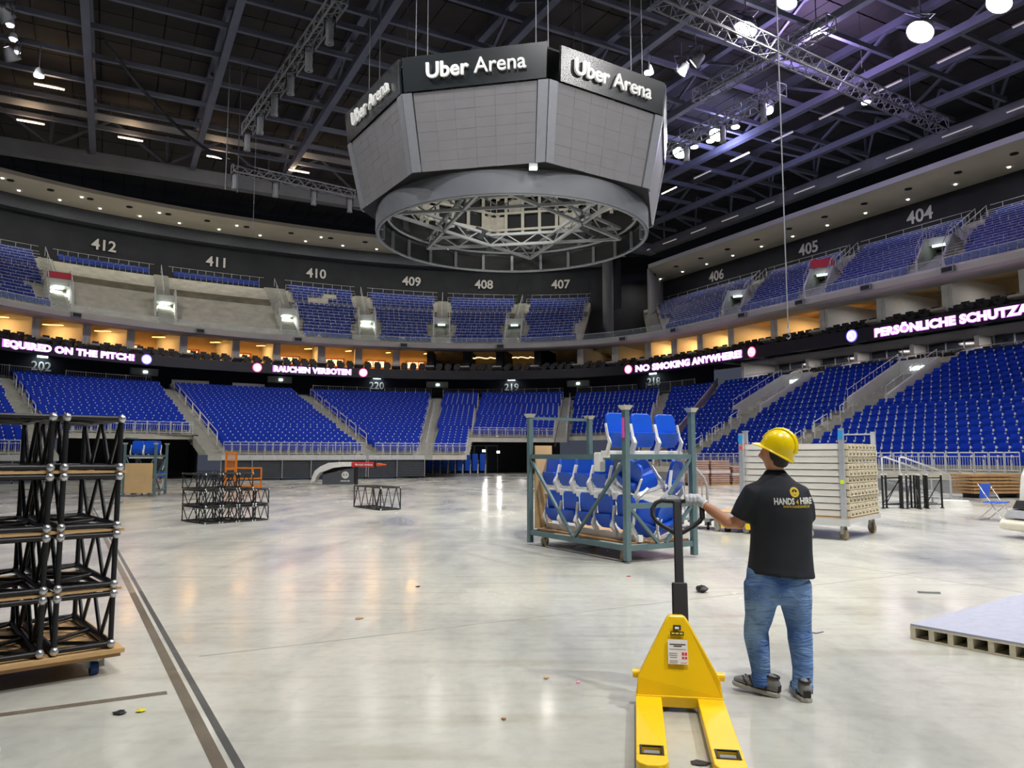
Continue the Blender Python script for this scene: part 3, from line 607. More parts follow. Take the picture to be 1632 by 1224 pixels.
for i in range(1, 7):
    bl, br = upb[i - 1], upb[i]
    bk = Block(lambda w_, a=bl, c=br: (lerp(a.F(1)[0], c.F(0)[0], w_), lerp(a.F(1)[1], c.F(0)[1], w_)), lambda w_, a=bl, c=br: (lerp(a.B(1)[0], c.B(0)[0], w_), lerp(a.B(1)[1], c.B(0)[1], w_)), ZUF2, ZUT, NU, K=2)
    lab = ('left of number 412', 'between numbers 412 and 411', 'between numbers 411 and 410', 'between numbers 410 and 409', 'between numbers 409 and 408', 'between numbers 408 and 407')[i - 1] + ', %s of six' % ORD[i - 1]
    steps_obj('floor_upper_stair', bk, 'upper tier stair ' + lab, M_stair, sub=2, r0=0)
    # entrance box in the lower rows
    f0, f1 = .1, .42
    a = bk.pt(.5, f0); c = bk.pt(.5, f1); pa, pc = W(*a, 0), W(*c, 0); d = (pc - pa).normalized()
    e = empty('upper_entrance', (pa.x, pa.y, ZUF2), math.atan2(-d.x, d.y), 'white box entrance of the upper tier ' + lab, 'entrance')
    L = (pc - pa).length; wd = 1.5; H = (ZUT - ZUF2) * f1 + .25
    for sg in (-1, 1):
        m = MB(); m.prism([(sg * wd / 2, 0, .1), (sg * wd / 2, L, .1), (sg * wd / 2, L, H), (sg * wd / 2, L * .45, H), (sg * wd / 2, 0, 1.35)], (sg * .14, 0, 0)); m.build('side_wall', M_wallc, e)
    m = MB(); m.box((0, L * .72, H - .3), (wd + .28, L * .56, .6)); m.build('lintel', M_wallc, e)
    m = MB(); m.box((0, L * .7, .15), (wd, L * .9, .1)); m.build('landing', M_stair, e)
    brt = i in (1, 2, 3, 4)
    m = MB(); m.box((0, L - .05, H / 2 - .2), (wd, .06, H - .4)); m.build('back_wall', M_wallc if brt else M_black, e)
    m = MB(); m.box((0, L * .42, H - .72), (.75, .1, .14)); m.build('lit_sign', M_exit, e)
    if brt:
        m = MB(); m.box((0, L * .7, H - .66), (.9, .5, .05)); m.build('ceiling_lamp', M_portal, e)
        M4 = e.matrix_basis.copy(); M4 = Matrix.Translation(e.location) @ Matrix.Rotation(e.rotation_euler.z, 4, 'Z')
        lamp('entrance_lamp', 'AREA', M4 @ Vector((0, L * .62, H - .75)), 60, (.95, 1, .98), .6)
    if i == 1: m = MB(); m.box((0, L * .42, H + .22), (1.7, .1, .5)); m.build('red_board', M_red, e)
    for sg in (-1, 1):
        m = MB()
        for k in range(7): yy = L * k / 6; zz = lerp(1.35, H, min(1, k / 2.7)); m.tube((sg * (wd / 2 + .07), yy, zz), (sg * (wd / 2 + .07), yy, zz + .75), .02, 5)
        m.path([(sg * (wd / 2 + .07), L * k / 6, lerp(1.35, H, min(1, k / 2.7)) + .75) for k in range(7)], .025, 5); m.build('handrail', M_rail, e)
    for sg in (-1, 1):       # stair cheeks left and right of the box
        pass
    # handrail in the middle of the stair above
    P = [W(*bk.pt(.5, lerp(.45, 1, k / 8)), lerp(ZUF2, ZUT, lerp(.45, 1, k / 8)) + .9) for k in range(9)]
    m = MB(); m.path(P, .03, 6); [m.tube(p, p - Vector((0, 0, .85)), .022, 5) for p in P[::2]]
    tag(m.build('stair_handrail', M_rail), 'metal handrail on the upper stair ' + lab, 'handrail')
# ---- upper tier: side blocks
def side_block(ta, tb, name, lab, fa_=None, fb_=None, zone=None):
    b = Block(line((28.6, ta[0]), (28.6, tb[0])), line((42.6, ta[1]), (42.6, tb[1])), ZUF2, ZUT, NU, K=4)
    steps_obj(name, b, lab); return b
su1 = side_block((24.6, 43), (17.4, 26.6), 'floor_upper_side_end', 'upper tier steps below number 406')
su2 = side_block((15.8, 25.2), (9.2, 16), 'floor_upper_side', 'upper tier steps below number 405')
su3 = side_block((7.8, 14.6), (.7, 4.9), 'floor_upper_side_right', 'upper tier steps below number 404')
su4 = side_block((-.7, 3.5), (-9, -7), 'floor_upper_side_near', 'upper tier steps at the right picture edge')
def keep_su(r, w_, j): return r != 10 and not (0 < r < 6 and (w_ > .86 or w_ < .14))
for b in (su1, su2, su3, su4): q = b.seats(.52, keep=keep_su); upper += q; side_up += q
SUP = [su1, su2, su3, su4]
for i in range(1, 4):
    bl, br = SUP[i - 1], SUP[i]
    bk = Block(line(bl.F(1), br.F(0)), line(bl.B(1), br.B(0)), ZUF2, ZUT, NU, K=1)
    lab = ('between numbers 406 and 405, farthest', 'between numbers 405 and 404 with red board', 'right of number 404, nearest')[i - 1]
    steps_obj('floor_upper_stair', bk, 'upper tier stair ' + lab, M_stair, sub=2)
    f0, f1 = .1, .42; a = bk.pt(.5, f0); c = bk.pt(.5, f1); pa, pc = W(*a, 0), W(*c, 0); d = (pc - pa).normalized(); L = (pc - pa).length; H = (ZUT - ZUF2) * f1 + .25; wd = 1.4
    e = empty('upper_entrance', (pa.x, pa.y, ZUF2), math.atan2(-d.x, d.y), 'concrete entrance of the upper side tier ' + lab, 'entrance')
    for sg in (-1, 1):
        m = MB(); m.prism([(sg * wd / 2, 0, .1), (sg * wd / 2, L, .1), (sg * wd / 2, L, H), (sg * wd / 2, L * .45, H), (sg * wd / 2, 0, 1.2)], (sg * .14, 0, 0)); m.build('side_wall', M_wallc, e)
    m = MB(); m.box((0, L * .75, H - .25), (wd + .28, L * .5, .5)); m.build('lintel', M_wallc, e)
    m = MB(); m.box((0, L - .05, H / 2 - .2), (wd, .06, H - .4)); m.build('back_wall', M_wallc, e)
    m = MB(); m.box((0, L * .45, H - .62), (.75, .1, .14)); m.build('lit_sign', M_exit, e)
    if i == 2: m = MB(); m.box((0, L * .45, H + .3), (1.6, .1, .62)); m.build('red_board', M_red, e)
    for sg in (-1, 1):
        m = MB()
        for k in range(7): yy = L * k / 6; zz = lerp(1.2, H, min(1, k / 2.7)); m.tube((sg * (wd / 2 + .07), yy, zz), (sg * (wd / 2 + .07), yy, zz + .75), .02, 5)
        m.path([(sg * (wd / 2 + .07), L * k / 6, lerp(1.2, H, min(1, k / 2.7)) + .75) for k in range(7)], .025, 5); m.build('handrail', M_rail, e)
    for g_ in (.2, .8):
        P = [W(*bk.pt(g_, lerp(.5, 1, k / 8)), lerp(ZUF2, ZUT, lerp(.5, 1, k / 8)) + .9) for k in range(9)]
        m = MB(); m.path(P, .03, 6); [m.tube(p, p - Vector((0, 0, .85)), .022, 5) for p in P[::2]]
        tag(m.build('stair_handrail', M_rail), '%s metal handrail of the upper side stair ' % ('left' if g_ < .5 else 'right') + lab, 'handrail')
# stair flight along the diagonal end of the side tier
bd = Block(line((28.4, 26.4), (28.6, 24.8)), line((42.3, 45), (42.6, 43.2)), ZUF2, ZUT, NU, K=1); steps_obj('floor_upper_stair', bd, 'upper tier stair at the left end of the side tier', M_stair, sub=2)
# row rails of the upper tier (thin line with short posts above every row)
def row_rails(blocks, label, rows=range(NU), step=1.05):
    for b, lab in blocks:
        m = MB()
        for r in rows:
            z = lerp(ZUF2, ZUT, (r + 1) / NU) + (.62 if r < NU - 1 else .85); f = (r + .97) / NU
            P = [W(*b.pt(k / 12, f), z) for k in range(13)]
            for k in range(12): m.bar(P[k], P[k + 1], .026, .026)
            L = sum((P[k + 1] - P[k]).length for k in range(12)); n = int(L / step); off = .5 if r % 2 else 0
            for j in range(n):
                g = (j + off + .02) / n * 12
                if g >= 12: continue
                k = int(g); p = P[k].lerp(P[k + 1], g - k); m.bar(p, p - Vector((0, 0, .55)), .028, .028)
        o = m.build('row_rails', M_rail); tag(o, lab, 'railing', kind='stuff')
row_rails([(upb[0], 'thin white row rails of the far left upper seats'), (upb[3], 'thin white row rails of the gappy seats below 410'), (upb[4], 'thin white row rails of the seats below 409, left of the centre stair'), (upb[5], 'thin white row rails of the seats below 408, right of the centre stair'), (upb[6], 'thin white row rails of the seats below 407 beside the column')], '')
row_rails([(su1, 'thin white row rails of the farthest side seats below 406'), (su2, 'thin white row rails of the middle side seats below 405'), (su3, 'thin white row rails of the near side seats below 404'), (su4, 'thin white row rails of the upper seats at the right picture edge')], '', step=1.5)
row_rails([(upb[1], 'thin white back rail of the left bare rows below 412'), (upb[2], 'thin white back rail of the right bare rows below 411')], '', rows=[NU - 1], step=.8)
M_walk = mat('dirty_shaded_walkway_concrete', srgb(128, 122, 104), .85, var=.25, scale=1)  # dirt and the shadow stripe along the cross aisle share this darker colour
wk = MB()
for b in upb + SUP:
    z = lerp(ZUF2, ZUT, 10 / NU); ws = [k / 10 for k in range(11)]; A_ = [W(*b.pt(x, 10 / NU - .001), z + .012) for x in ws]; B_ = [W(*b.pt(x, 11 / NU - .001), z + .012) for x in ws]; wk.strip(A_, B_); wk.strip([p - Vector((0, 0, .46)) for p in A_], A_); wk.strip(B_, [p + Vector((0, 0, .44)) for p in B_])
struct(wk.build('floor_upper_walkway', M_walk), 'dirty grey cross walkway with painted shadow band halfway up the upper tier')
# ---- wall behind the upper tier, soffit, numbers
ring_wall('wall_upper_end', WL, 57, 185, 18.6, 24.7, M_dark, 'charcoal wall behind the upper end seats', N=60)
sd = MB(); slab(44, 44.3, -24, 44.5, 18.5, 22.8, sd); struct(sd.build('wall_upper_side', M_dark), 'charcoal wall behind the upper side seats')
bx_ = MB(); us = [lerp(60, 185, k / 60) for k in range(61)]
q0, q1 = (42.9, 31.9, 2.2), (44, 33, 2.2)
bx_.strip([CW(q0, u, 23.5) for u in us], [CW(q0, u, 24.69) for u in us]); bx_.strip([CW(q1, u, 23.5) for u in us], [CW(q0, u, 23.5) for u in us]); struct(bx_.build('trim_6', mat('duct_paint', srgb(88, 92, 98), .8, var=.1)), 'grey duct band under the end soffit')
SI = (38.5, 26.2, 2.3)
so = MB(); us = [lerp(56, 185, k / 80) for k in range(81)]
so.strip([CW(SI, u, 24.7) for u in us], [CW(WL, u, 24.7) for u in us]); so.strip([CW(SI, u, 24.7) for u in us], [CW(SI, u, 25.05) for u in us]); struct(so.build('ceiling_soffit_end', M_soff), 'cream soffit above the upper end seats')
so = MB(); so.prism([W(*q, 22.8) for q in ((38.2, -24), (44.2, -24), (44.2, 43.4), (38.2, 38.6))], (0, 0, .2)); struct(so.build('ceiling_soffit_side', M_soff), 'cream soffit above the upper side seats')
so = MB(); slab(38.0, 38.2, -24, 38.5, 22.76, 23.2, so); struct(so.build('trim_7', M_lip), 'white edge of the side soffit')
so = MB(); so.prism([W(*q, 16.2) for q in ((38.2, 38.6), (38.2, 38.95), (44.2, 43.75), (44.2, 43.4))], (0, 0, 6.6)); struct(so.build('wall_side_tier_end', mat('pale_pier_paint', srgb(176, 176, 174), .8, var=.06)), 'pale end wall of the upper side tier')
cl = MB(); cl.tube(W(34.6, 41.6, ZUF), W(34.6, 41.6, 25.2), .62, 24); struct(cl.build('wall_round_column', mat('column_concrete', srgb(120, 122, 122), .8, var=.08)), 'round grey concrete column in the hall corner')
cu = MB(); cu.strip([W(36, 47.5, ZUF), W(46, 42.8, ZUF)], [W(36, 47.5, 26), W(46, 42.8, 26)]); cu.strip([W(28, 50.5, ZUF), W(36, 47.5, ZUF)], [W(28, 50.5, 26), W(36, 47.5, 26)]); struct(cu.build('wall_corner_curtain', M_black), 'black curtain wall in the hall corner')
fc = MB(); fc.prism([W(*q, 12.5) for q in ((28, 26), (30, 44), (44, 46), (43, 43.2))], (0, 0, .26)); struct(fc.build('floor_upper_corner_landing', M_stair), 'corner landing of the upper tier')
for body, u in (('412', 131.8), ('411', 118.4), ('410', 107.4), ('409', 93.9), ('408', 82.1), ('407', 68.4)):
    o = text('section_number', body, 1.45, M_num, tframe((43.9, 32.9, 2.2), u, 21.75, .08), extr=.02, bold=.03); tag(o, 'white section number %s on the upper end wall, %s of six from the left' % (body, ORD[('412', '411', '410', '409', '408', '407').index(body)]), 'number')
for body, t in (('406', 33.9), ('405', 21.3), ('404', 9.9)):
    o = text('section_number', body, 1.55, M_num, frame(W(43.9, t, 21.55), -AX, (0, 0, 1)), extr=.02, bold=.03); tag(o, 'white section number %s on the upper side wall, %s one' % (body, {'406': 'farthest', '405': 'middle', '404': 'nearest'}[body]), 'number')
def downlight(p, label, group, lit=True):
    m = MB(); m.tube(p, p - Vector((0, 0, .05)), .11 if lit else .28, 12); o = m.build('soffit_downlight' if lit else 'soffit_vent', M_lampd if lit else M_black); tag(o, label, 'lamp' if lit else 'vent', group)
for k in range(22):
    u = 168 - k * 4.9; downlight(CW((41.6, 30.6, 2.2), u, 24.68), 'small white downlight in the outer row of the end soffit, %s from the left' % ordinal(k + 1), 'downlights in the end soffit')
    if k % 2 == 0: downlight(CW((39.8, 28.3, 2.2), u - 1.5, 24.68), 'small white downlight in the inner row of the end soffit, %s from the left' % ordinal(k // 2 + 1), 'downlights in the end soffit')
    downlight(CW((40.0, 28.2, 2.2), u + 2.2, 24.68), 'dark round air vent in the end soffit, %s from the left' % ordinal(k + 1), 'vents in the end soffit', False)
for k in range(0, 22, 2): p = CW((39.2, 27.6, 2.2), 168 - k * 4.9, 24.5); lamp('soffit_lamp', 'AREA', p, 200, (1, .95, .86), .5)
for k in range(0, 15, 2): lamp('soffit_lamp', 'AREA', W(39.6, 42 - k * 4.0, 22.6), 100, (1, .95, .88), .5)
for k in range(15):
    t = 42 - k * 4.0; downlight(W(42.6, t, 22.79), 'small white downlight in the side soffit, %s from the far end' % ordinal(k + 1), 'downlights in the side soffit'); downlight(W(40.3, t - 1.6, 22.79), 'dark round air vent in the side soffit, %s from the far end' % ordinal(k + 1), 'vents in the side soffit', False)
# ---- seats: the 300 largest of each tier as single seats, the rest joined
def seat_parts(hi=.84):
    back = MB(); pts = [(-.21, -.02, .36), (.21, -.02, .36), (.225, -.05, .62), (.19, -.09, hi), (-.19, -.09, hi), (-.225, -.05, .62)]; back.prism(pts, (0, -.045, 0))
    pan = MB(); pan.prism([(-.2, .05, .3), (.2, .05, .3), (.21, .1, .62), (-.21, .1, .62)], (0, -.07, 0))
    br = MB(); [br.box((x, -.03, .34), (.05, .12, .4)) for x in (-.245,)]; br.box((-.24, -.07, .66), (.06, .05, .12))
    return back, pan, br
SB_, SP_, SK_ = seat_parts()
def joined(name, seats, mats, label, parts):
    V = []; Fc = []; MI = []; base = [(p.v, p.f, k) for k, p in enumerate(parts)]
    for p, a, i, w_ in seats:
        c, s_ = math.cos(a), math.sin(a)
        for v, f, k in base:
            o = len(V); V.extend([(p.x + c * x - s_ * y, p.y + s_ * x + c * y, p.z + z) for x, y, z in v]); Fc.extend([tuple(q + o for q in g) for g in f]); MI.extend([k] * len(f))
    me = bpy.data.meshes.new(name); me.from_pydata(V, [], Fc)
    for m in mats: me.materials.append(m)
    me.polygons.foreach_set('material_index', MI); me.update(); o = link(name, me); tag(o, label, 'seats', kind='stuff'); return o
CAMP = Vector((0, 0, 1.6))
def inview(p):
    d = p - CAMP; return d.y > 1 and abs(d.x / d.y) < .69
def split(seats):
    vis = sorted([q for q in seats if inview(q[0])], key=lambda q: (q[0] - CAMP).length); near = vis[:300]; ids = set(id(q) for q in near)
    return near, [q for q in seats if id(q) not in ids and (q[0] - CAMP).y > -8]
def ranks(seats):
    rows = {}
    for q in seats: rows.setdefault(q[2], []).append(q)
    out = {}
    for r, L in rows.items():
        for k, q in enumerate(sorted(L, key=lambda q: -(q[0] - CT).dot(AX))): out[id(q)] = (r + 1, k + 1)
    return out
lower = [q for q in lower]; rkL = ranks([q for q in side_low if clear(q[0], 10.9) and clear(q[0], 1.3)]); rkU = ranks(side_up)
nearL, restL = split([q for q in lower]); nearU, _r = split(side_up); _ids = set(id(q) for q in nearU); restU = [q for q in upper if id(q) not in _ids and (q[0] - CAMP).y > -8]
meB, meP, meK = SB_.mesh('backrest', M_blue), SP_.mesh('seat_pan', M_blue), SK_.mesh('bracket', M_seatw)
for q in nearL:
    p, a = q[:2]; rr_, kk_ = rkL.get(id(q), (1, 1))
    o = link('stadium_seat', meB, None, p, a); tag(o, 'blue seat in the right lower stand, %s row up, %s from the left' % (ordinal(rr_), ordinal(kk_)), 'seat', 'blue seats of the right lower stand')
    link('seat_pan', meP, o); link('bracket', meK, o)
joined('lower_stadium_seats', restL, [M_blue, M_blue, M_seatw], 'rows of blue folding seats filling the lower stand', (SB_, SP_, SK_))
meBu, mePu, meKu = SB_.mesh('backrest', M_blueu), SP_.mesh('seat_pan', M_blueu), SK_.mesh('bracket', M_seatg)
for q in nearU:
    p, a = q[:2]; rr_, kk_ = rkU.get(id(q), (1, 1))
    o = link('upper_tier_seat', meBu, None, p, a); tag(o, 'dark blue seat in the upper side tier, %s row up, %s from the left' % (ordinal(rr_), ordinal(kk_)), 'seat', 'dark blue seats of the upper side tier'); link('seat_pan', mePu, o); link('bracket', meKu, o)
joined('upper_stadium_seats', restU, [M_blueu, M_blueu, M_seatg], 'rows of dark blue seats filling the upper tier', (SB_, SP_, SK_))
# ---- stair rails in the lower bowl
def aisle_rails(bk, label, f0=.1, f1=.95, n=5, side=.92, run=.5):
    for k in range(n):
        fa0 = lerp(f0, f1, k / n); fb0 = fa0 + (f1 - f0) / n * run
        a, b = W(*bk.pt(side, fa0), lerp(bk.zF, bk.zB, fa0)), W(*bk.pt(side, fb0), lerp(bk.zF, bk.zB, fb0)); U = Vector((0, 0, .95)); D = Vector((0, 0, .55))
        m = MB(); m.path([a, a + U, b + U, b], .03, 6); m.tube(a + D, b + D, .02, 5)
        tag(m.build('stair_railing', M_rail), label + ', %s up' % ordinal(k + 1), 'railing', label)
aisle_rails(ai_1, 'hooped metal railing on the stair left of the long retractable front', n=6, side=.95, run=.9); aisle_rails(ai_2, 'hooped metal railing on the stair right of the long retractable front', n=7, side=.95, run=.7)
aisle_rails(ai_0, 'hooped metal railing on the far left stair', n=6, side=.9); aisle_rails(ai_4, 'hooped metal railing on the stair between 219 and 218', f0=.3, n=5); aisle_rails(ai_5, 'hooped metal railing beside the sloping pink rail', n=4, side=.1)
aisle_rails(ai_6, 'hooped metal railing below the nearer lit entrance', f1=.5, n=3, side=.5); aisle_rails(ai_7, 'hooped metal railing right of the yellow helmet', f1=.55, n=3, side=.5)
P = [W(*ai_3.pt(.5, f / 10), lerp(ZE, ZL, f / 10) + .9) for f in range(0, 8)]; m = MB(); m.path(P, .03, 6); [m.tube(p, p - Vector((0, 0, .9)), .02, 5) for p in P]; tag(m.build('stair_railing', M_rail), 'single middle handrail on the stair between 220 and 219', 'railing')
# sloping pink rail between corner and side
P0, P1 = W(*bl_c2.pt(1, .05), lerp(ZS, ZL, .05) + .5), W(*bl_c2.pt(1, 1), ZL + .7)
m = MB(); m.bar(P0, P1, .09, .1); m.bar(P0 - Vector((0, 0, .3)), P1 - Vector((0, 0, .3)), .05, .6); tag(m.build('sloping_parapet', mat('pinkish_parapet_paint', srgb(150, 140, 152), .6, var=.05)), 'sloping pinkish parapet between corner and side seats', 'parapet')
# ================================================================ ROOF
ZR, ZB = 27.6, 25.0
pm = MB(); pm.box((0, 0, 0), (1.7, 3.34, .12)); PANEL = pm.mesh('roof_panel', M_roof)
rs = MB(); slab(-60, 60, -60, 60, ZR + .1, ZR + .3, rs); ceil_o = struct(rs.build('ceiling', M_seam), 'dark arena roof')
cnt = 0; far = MB()
for i in range(-17, 26):
    for j in range(-16, 16):
        s_, t_ = i * 1.76, 1.0 + j * 3.45; p = W(s_, t_, ZR)
        if p.y < 1 or abs(p.x / p.y) > .75: continue
        v = (ZR - 1.6) / p.y
        if v > .72: continue
        dist = (p - CAMP).length
        if cnt < 300 and dist < 62 and -30 < s_ < 40: o = link('roof_panel', PANEL, ceil_o, p, AN); cnt += 1
        else: far.box(p, (1.7, 3.34, .12), Matrix.Rotation(AN, 3, 'Z'))
o = far.build('roof_panels_beyond', M_roof, ceil_o); o['kind'] = 'stuff'
def truss_line(name, p, q, h, w_, label, bays, m=M_steel, cat='beam', group=None, dg=.16):
    e = empty(name, p, 0, label, cat, group); d = Vector(q) - Vector(p); up = Vector((0, 0, h))
    b = MB(); b.bar((0, 0, 0), d, w_, w_ * 1.1); b.build('bottom_chord', m, e)
    b = MB(); b.bar(up, d + up, w_, w_ * 1.1); b.build('top_chord', m, e)
    for k in range(bays):
        a0, a1 = d * (k / bays), d * ((k + 1) / bays)
        b = MB(); b.bar(a0, a1 + up if k % 2 == 0 else a1, dg) if False else b.bar(a0 if k % 2 == 0 else a0 + up, a1 + up if k % 2 == 0 else a1, dg); b.build('diagonal', m, e)
    return e
names = ['far left', 'second from the left', 'third from the left', 'fourth from the left', 'above the left of the video cube', 'above the middle of the video cube', 'above the right of the video cube', 'right of the video cube', 'second right of the video cube', 'at the right picture edge']
for i, s_ in enumerate((-31.4, -24.3, -17.2, -10.1, -3.0, 4.1, 11.2, 18.3, 25.4, 32.5)):
    truss_line('roof_truss', W(s_, -22, ZB), W(s_, 37, ZB), 2.3, .42, 'long grey roof truss, ' + names[i], 14, group='roof trusses')
for j, t_ in enumerate((-8, -4.5, -1.0, 2.5, 6.0, 9.5, 11.2, 14.3, 17.8, 21.4, 25.0, 28.6, 32.4)):
    m = MB(); m.bar(W(-36, t_, ZB + .35), W(37, t_, ZB + .35), .22, .3); tag(m.build('roof_purlin', M_steel), 'cross beam under the roof, %s from the camera' % ORD[j], 'beam', 'cross beams')
# edge beams of the roof
m = MB(); slab(-40, 37.6, 36.6, 37.5, 23.9, 25.0, m); struct(m.build('trim_8', M_steelg), 'deep grey edge beam above the end soffit')
m = MB(); slab(37.2, 37.9, -24, 37.5, 24.1, 25.1, m); struct(m.build('trim_9', M_steelg), 'deep grey edge beam above the side soffit')
for k in range(12):
    a, b = W(37.5, -20 + k * 5, 25), W(35.5, -17.5 + k * 5, 27.3); c = W(37.5, -15 + k * 5, 25)
    m = MB(); m.bar(a, b, .16); m.bar(b, c, .16); m.bar(c, c + Vector((0, 0, 2.4)), .14); tag(m.build('edge_strut', M_steel), 'grey V strut on the right roof edge, %s from the near end' % ORD[k], 'beam', 'edge struts')
for k in range(9):
    a, b, c = W(-36 + k * 8, 37, 25), W(-32 + k * 8, 35.5, 27.3), W(-28 + k * 8, 37, 25)
    m = MB(); m.bar(a, b, .16); m.bar(b, c, .16); m.bar(a, a + Vector((0, 0, 2.4)), .2); tag(m.build('edge_strut', M_steel), 'grey V strut on the end roof edge, %s from the left' % ORD[k], 'beam', 'end edge struts')
# catwalk along the end
e = empty('catwalk', W(-8, 31, 25.6), AN, 'grey catwalk with railings under the roof at the left', 'catwalk')
m = MB(); m.box((0, 0, 0), (60, 1.2, .08)); m.build('deck', M_gry, e)
for y in (-.6, .6):
    for z in (.5, 1.0): m = MB(); m.tube((-30, y, z), (30, y, z), .025, 5); m.build('rail', M_steel, e)
    for k in range(31): m = MB(); m.bar((-30 + 2 * k, y, 0), (-30 + 2 * k, y, 1.0), .04); m.build('post', M_steel, e)
def tube_light(p, L, ang, m_, label, group, name='tube_light'):
    e = empty(name, p, ang, label, 'lamp', group)
    m = MB(); m.box((0, 0, .05), (L, .16, .06)); m.build('housing', M_gry, e); m = MB(); m.tube((-L / 2 + .04, 0, 0), (L / 2 - .04, 0, 0), .055, 8); m.build('tube', m_, e)
for i, (s_, t_) in enumerate(((-19.4, 25.5), (-20.9, 32), (-14.7, 31.9), (-8.6, 32.6), (-2.4, 32.5), (3.6, 32.4))):
    tube_light(W(s_, t_, 24.7), 1.7, AN, M_tubew, 'glowing warm tube light under the left catwalk, %s' % ('uppermost', 'leftmost', 'second from left', 'third from left', 'fourth from left', 'fifth from left')[i], 'warm catwalk tubes')
    lamp('catwalk_lamp', 'AREA', W(s_, t_, 24.55), 40, (1, .66, .38), 1.2, W(s_, t_, 30)); 
for i in range(13): tube_light(W(-34 + i * 5.4, 38.3, 24.3), 2.6, AN, M_tubed, 'pale unlit tube on the end edge beam, %s from the left' % ORD[i], 'unlit tubes on the end edge beam', 'unlit_tube')
for i in range(14): tube_light(W(36.4, -20 + i * 4.4, 24.2), 2.2, AN + math.pi / 2, M_tubed, 'pale unlit tube on the right edge beam, %s from the near end' % ORD[i], 'unlit tubes on the right edge beam', 'unlit_tube')
for i in range(12): tube_light(W(27.0, -12 + i * 4.2, 24.6), 2.0, AN + math.pi / 2, M_tubew if i in (6, 8) else M_tubed, 'tube light of the inner right row, %s from the near end' % ORD[i], 'inner right tubes', 'ceiling_tube')
# floodlights: housing, lens, bracket (their light stands with the lights at the top)
M_flood = mat('floodlight_lens_glow', (1, 1, 1), emit=30, ecol=(1, .97, .98), var=0)
def flood(q, label):
    s_, t_, k = q[:3]
    p = W(s_, t_, FZ); e = empty('floodlight', p, 0, label, 'floodlight', 'floodlights under the roof'); d = (flood_aim(q) - p).normalized(); R = d.to_track_quat('-Z', 'Y').to_matrix(); r = .62 * math.sqrt(k)
    m = MB(); m.lathe([(r * .35, .55), (r * .6, .42), (r, -.1), (r * .98, -.2), (r * .9, -.1)], 18, R=R); m.build('housing', M_gry, e)
    m = MB(); m.tube(R @ Vector((0, 0, -.12)), R @ Vector((0, 0, -.16)), r * .92, 18); m.build('lens', M_flood, e)
    m = MB(); m.path([R @ Vector((-r * 1.1, 0, 0)), Vector((-r * 1.1, 0, .9)), Vector((r * 1.1, 0, .9)), R @ Vector((r * 1.1, 0, 0))], .04, 6); m.build('bracket', M_steel, e)
    m = MB(); m.tube((0, 0, .9), (0, 0, 1.7), .04, 6); m.build('hanger', M_steel, e)
FLN = ['bright floodlight over the long silver truss', 'small floodlight right of the cube, nearer of a pair', 'small floodlight right of the cube, farther of a pair', 'floodlight at the top edge over the hanging wire', 'floodlight on the far lamp row, middle', 'floodlight on the far lamp row, nearest the cube', 'pair lamp above the far lamp row', 'large floodlight glaring at upper right', 'floodlight cut by the upper right picture edge', 'upper lamp of the left edge row', 'lower lamp of the left edge row']
for q, lab in zip(FLOODS, FLN): flood(q, lab)
for i, q in enumerate(FLOODS_OUT): flood(q, 'unseen floodlight above the picture frame, %s' % ('near right', 'rear right', 'front left', 'left', 'rear left', 'middle', 'far left', 'rear middle', 'over the foreground')[i])
for i in range(6):
    e = empty('strip_spot', W(-20.6, 12.4 + i * 1.5, 23.9), 0, 'small white spot in the slanting column at upper left, %s from the top' % ORD[i], 'lamp', 'left spot column'); m = MB(); m.tube((0, 0, 0), (0, 0, -.08), .14, 12); m.build('lens', M_flood, e); m = MB(); m.tube((0, 0, .01), (0, 0, .3), .22, 12, .15); m.build('housing', M_gry, e); m = MB(); m.tube((0, 0, .3), (0, 0, 1.6), .03, 6); m.build('hanger', M_steel, e)
for i, (s_, t_) in enumerate(((-19.6, 21.2), (20.8, 7.4), (20.6, 11.2), (20.9, 9.9), (16.2, -3), (25.4, 1), (11.2, 4.4))):
    e = empty('small_spot', W(s_, t_, 23.4), 0, ('white spot above the warm tube at left', 'small spot on the far lamp row, nearest', 'small spot on the far lamp row, third', 'small spot on the far lamp row, second', 'small spot right of the bright floodlight', 'small spot at the far right row', 'small spot beside the right edge of the cube')[i], 'lamp'); m = MB(); m.tube((0, 0, 0), (0, 0, -.06), .26, 12); m.build('lens', M_flood, e); m = MB(); m.tube((0, 0, .01), (0, 0, .4), .28, 12, .16); m.build('housing', M_gry, e); m = MB(); m.tube((0, 0, .4), (0, 0, 2.1), .03, 6); m.build('hanger', M_steel, e)
lamp('violet_fill', 'POINT', W(20, 0, 24.3), 1500, (.62, .45, 1.0), .5); lamp('violet_fill', 'POINT', W(24, 12, 24.0), 900, (.5, .5, 1.0), .5)  # violet point lights without fixtures, added to tint the roof like haze
# ---- hanging box trusses
def box_truss(name, p, q, sz, label, bays, m_=M_alut, rr=.028, cat='truss', up=Vector((0, 0, 1))):
    p, q = Vector(p), Vector(q); d = q - p; L = d.length; u = d.normalized(); x = u.cross(up).normalized(); z = x.cross(u)
    e = empty(name, p, 0, label, cat); h = sz / 2; cs = [x * a + z * b for a, b in ((-h, -h), (h, -h), (h, h), (-h, h))]
    for c in cs: m = MB(); m.tube(c, c + d, rr, 7); m.build('chord', m_, e)
    for f in range(4):
        m = MB(); c0, c1 = cs[f], cs[(f + 1) % 4]
        for k in range(bays): m.tube(c0 + d * (k / bays) if k % 2 == 0 else c1 + d * (k / bays), c1 + d * ((k + 1) / bays) if k % 2 == 0 else c0 + d * ((k + 1) / bays), rr * .6, 5)
        for k in (0, bays): m.tube(c0 + d * (k / bays), c1 + d * (k / bays), rr * .7, 5)
        m.build('lacing', m_, e)
    return e
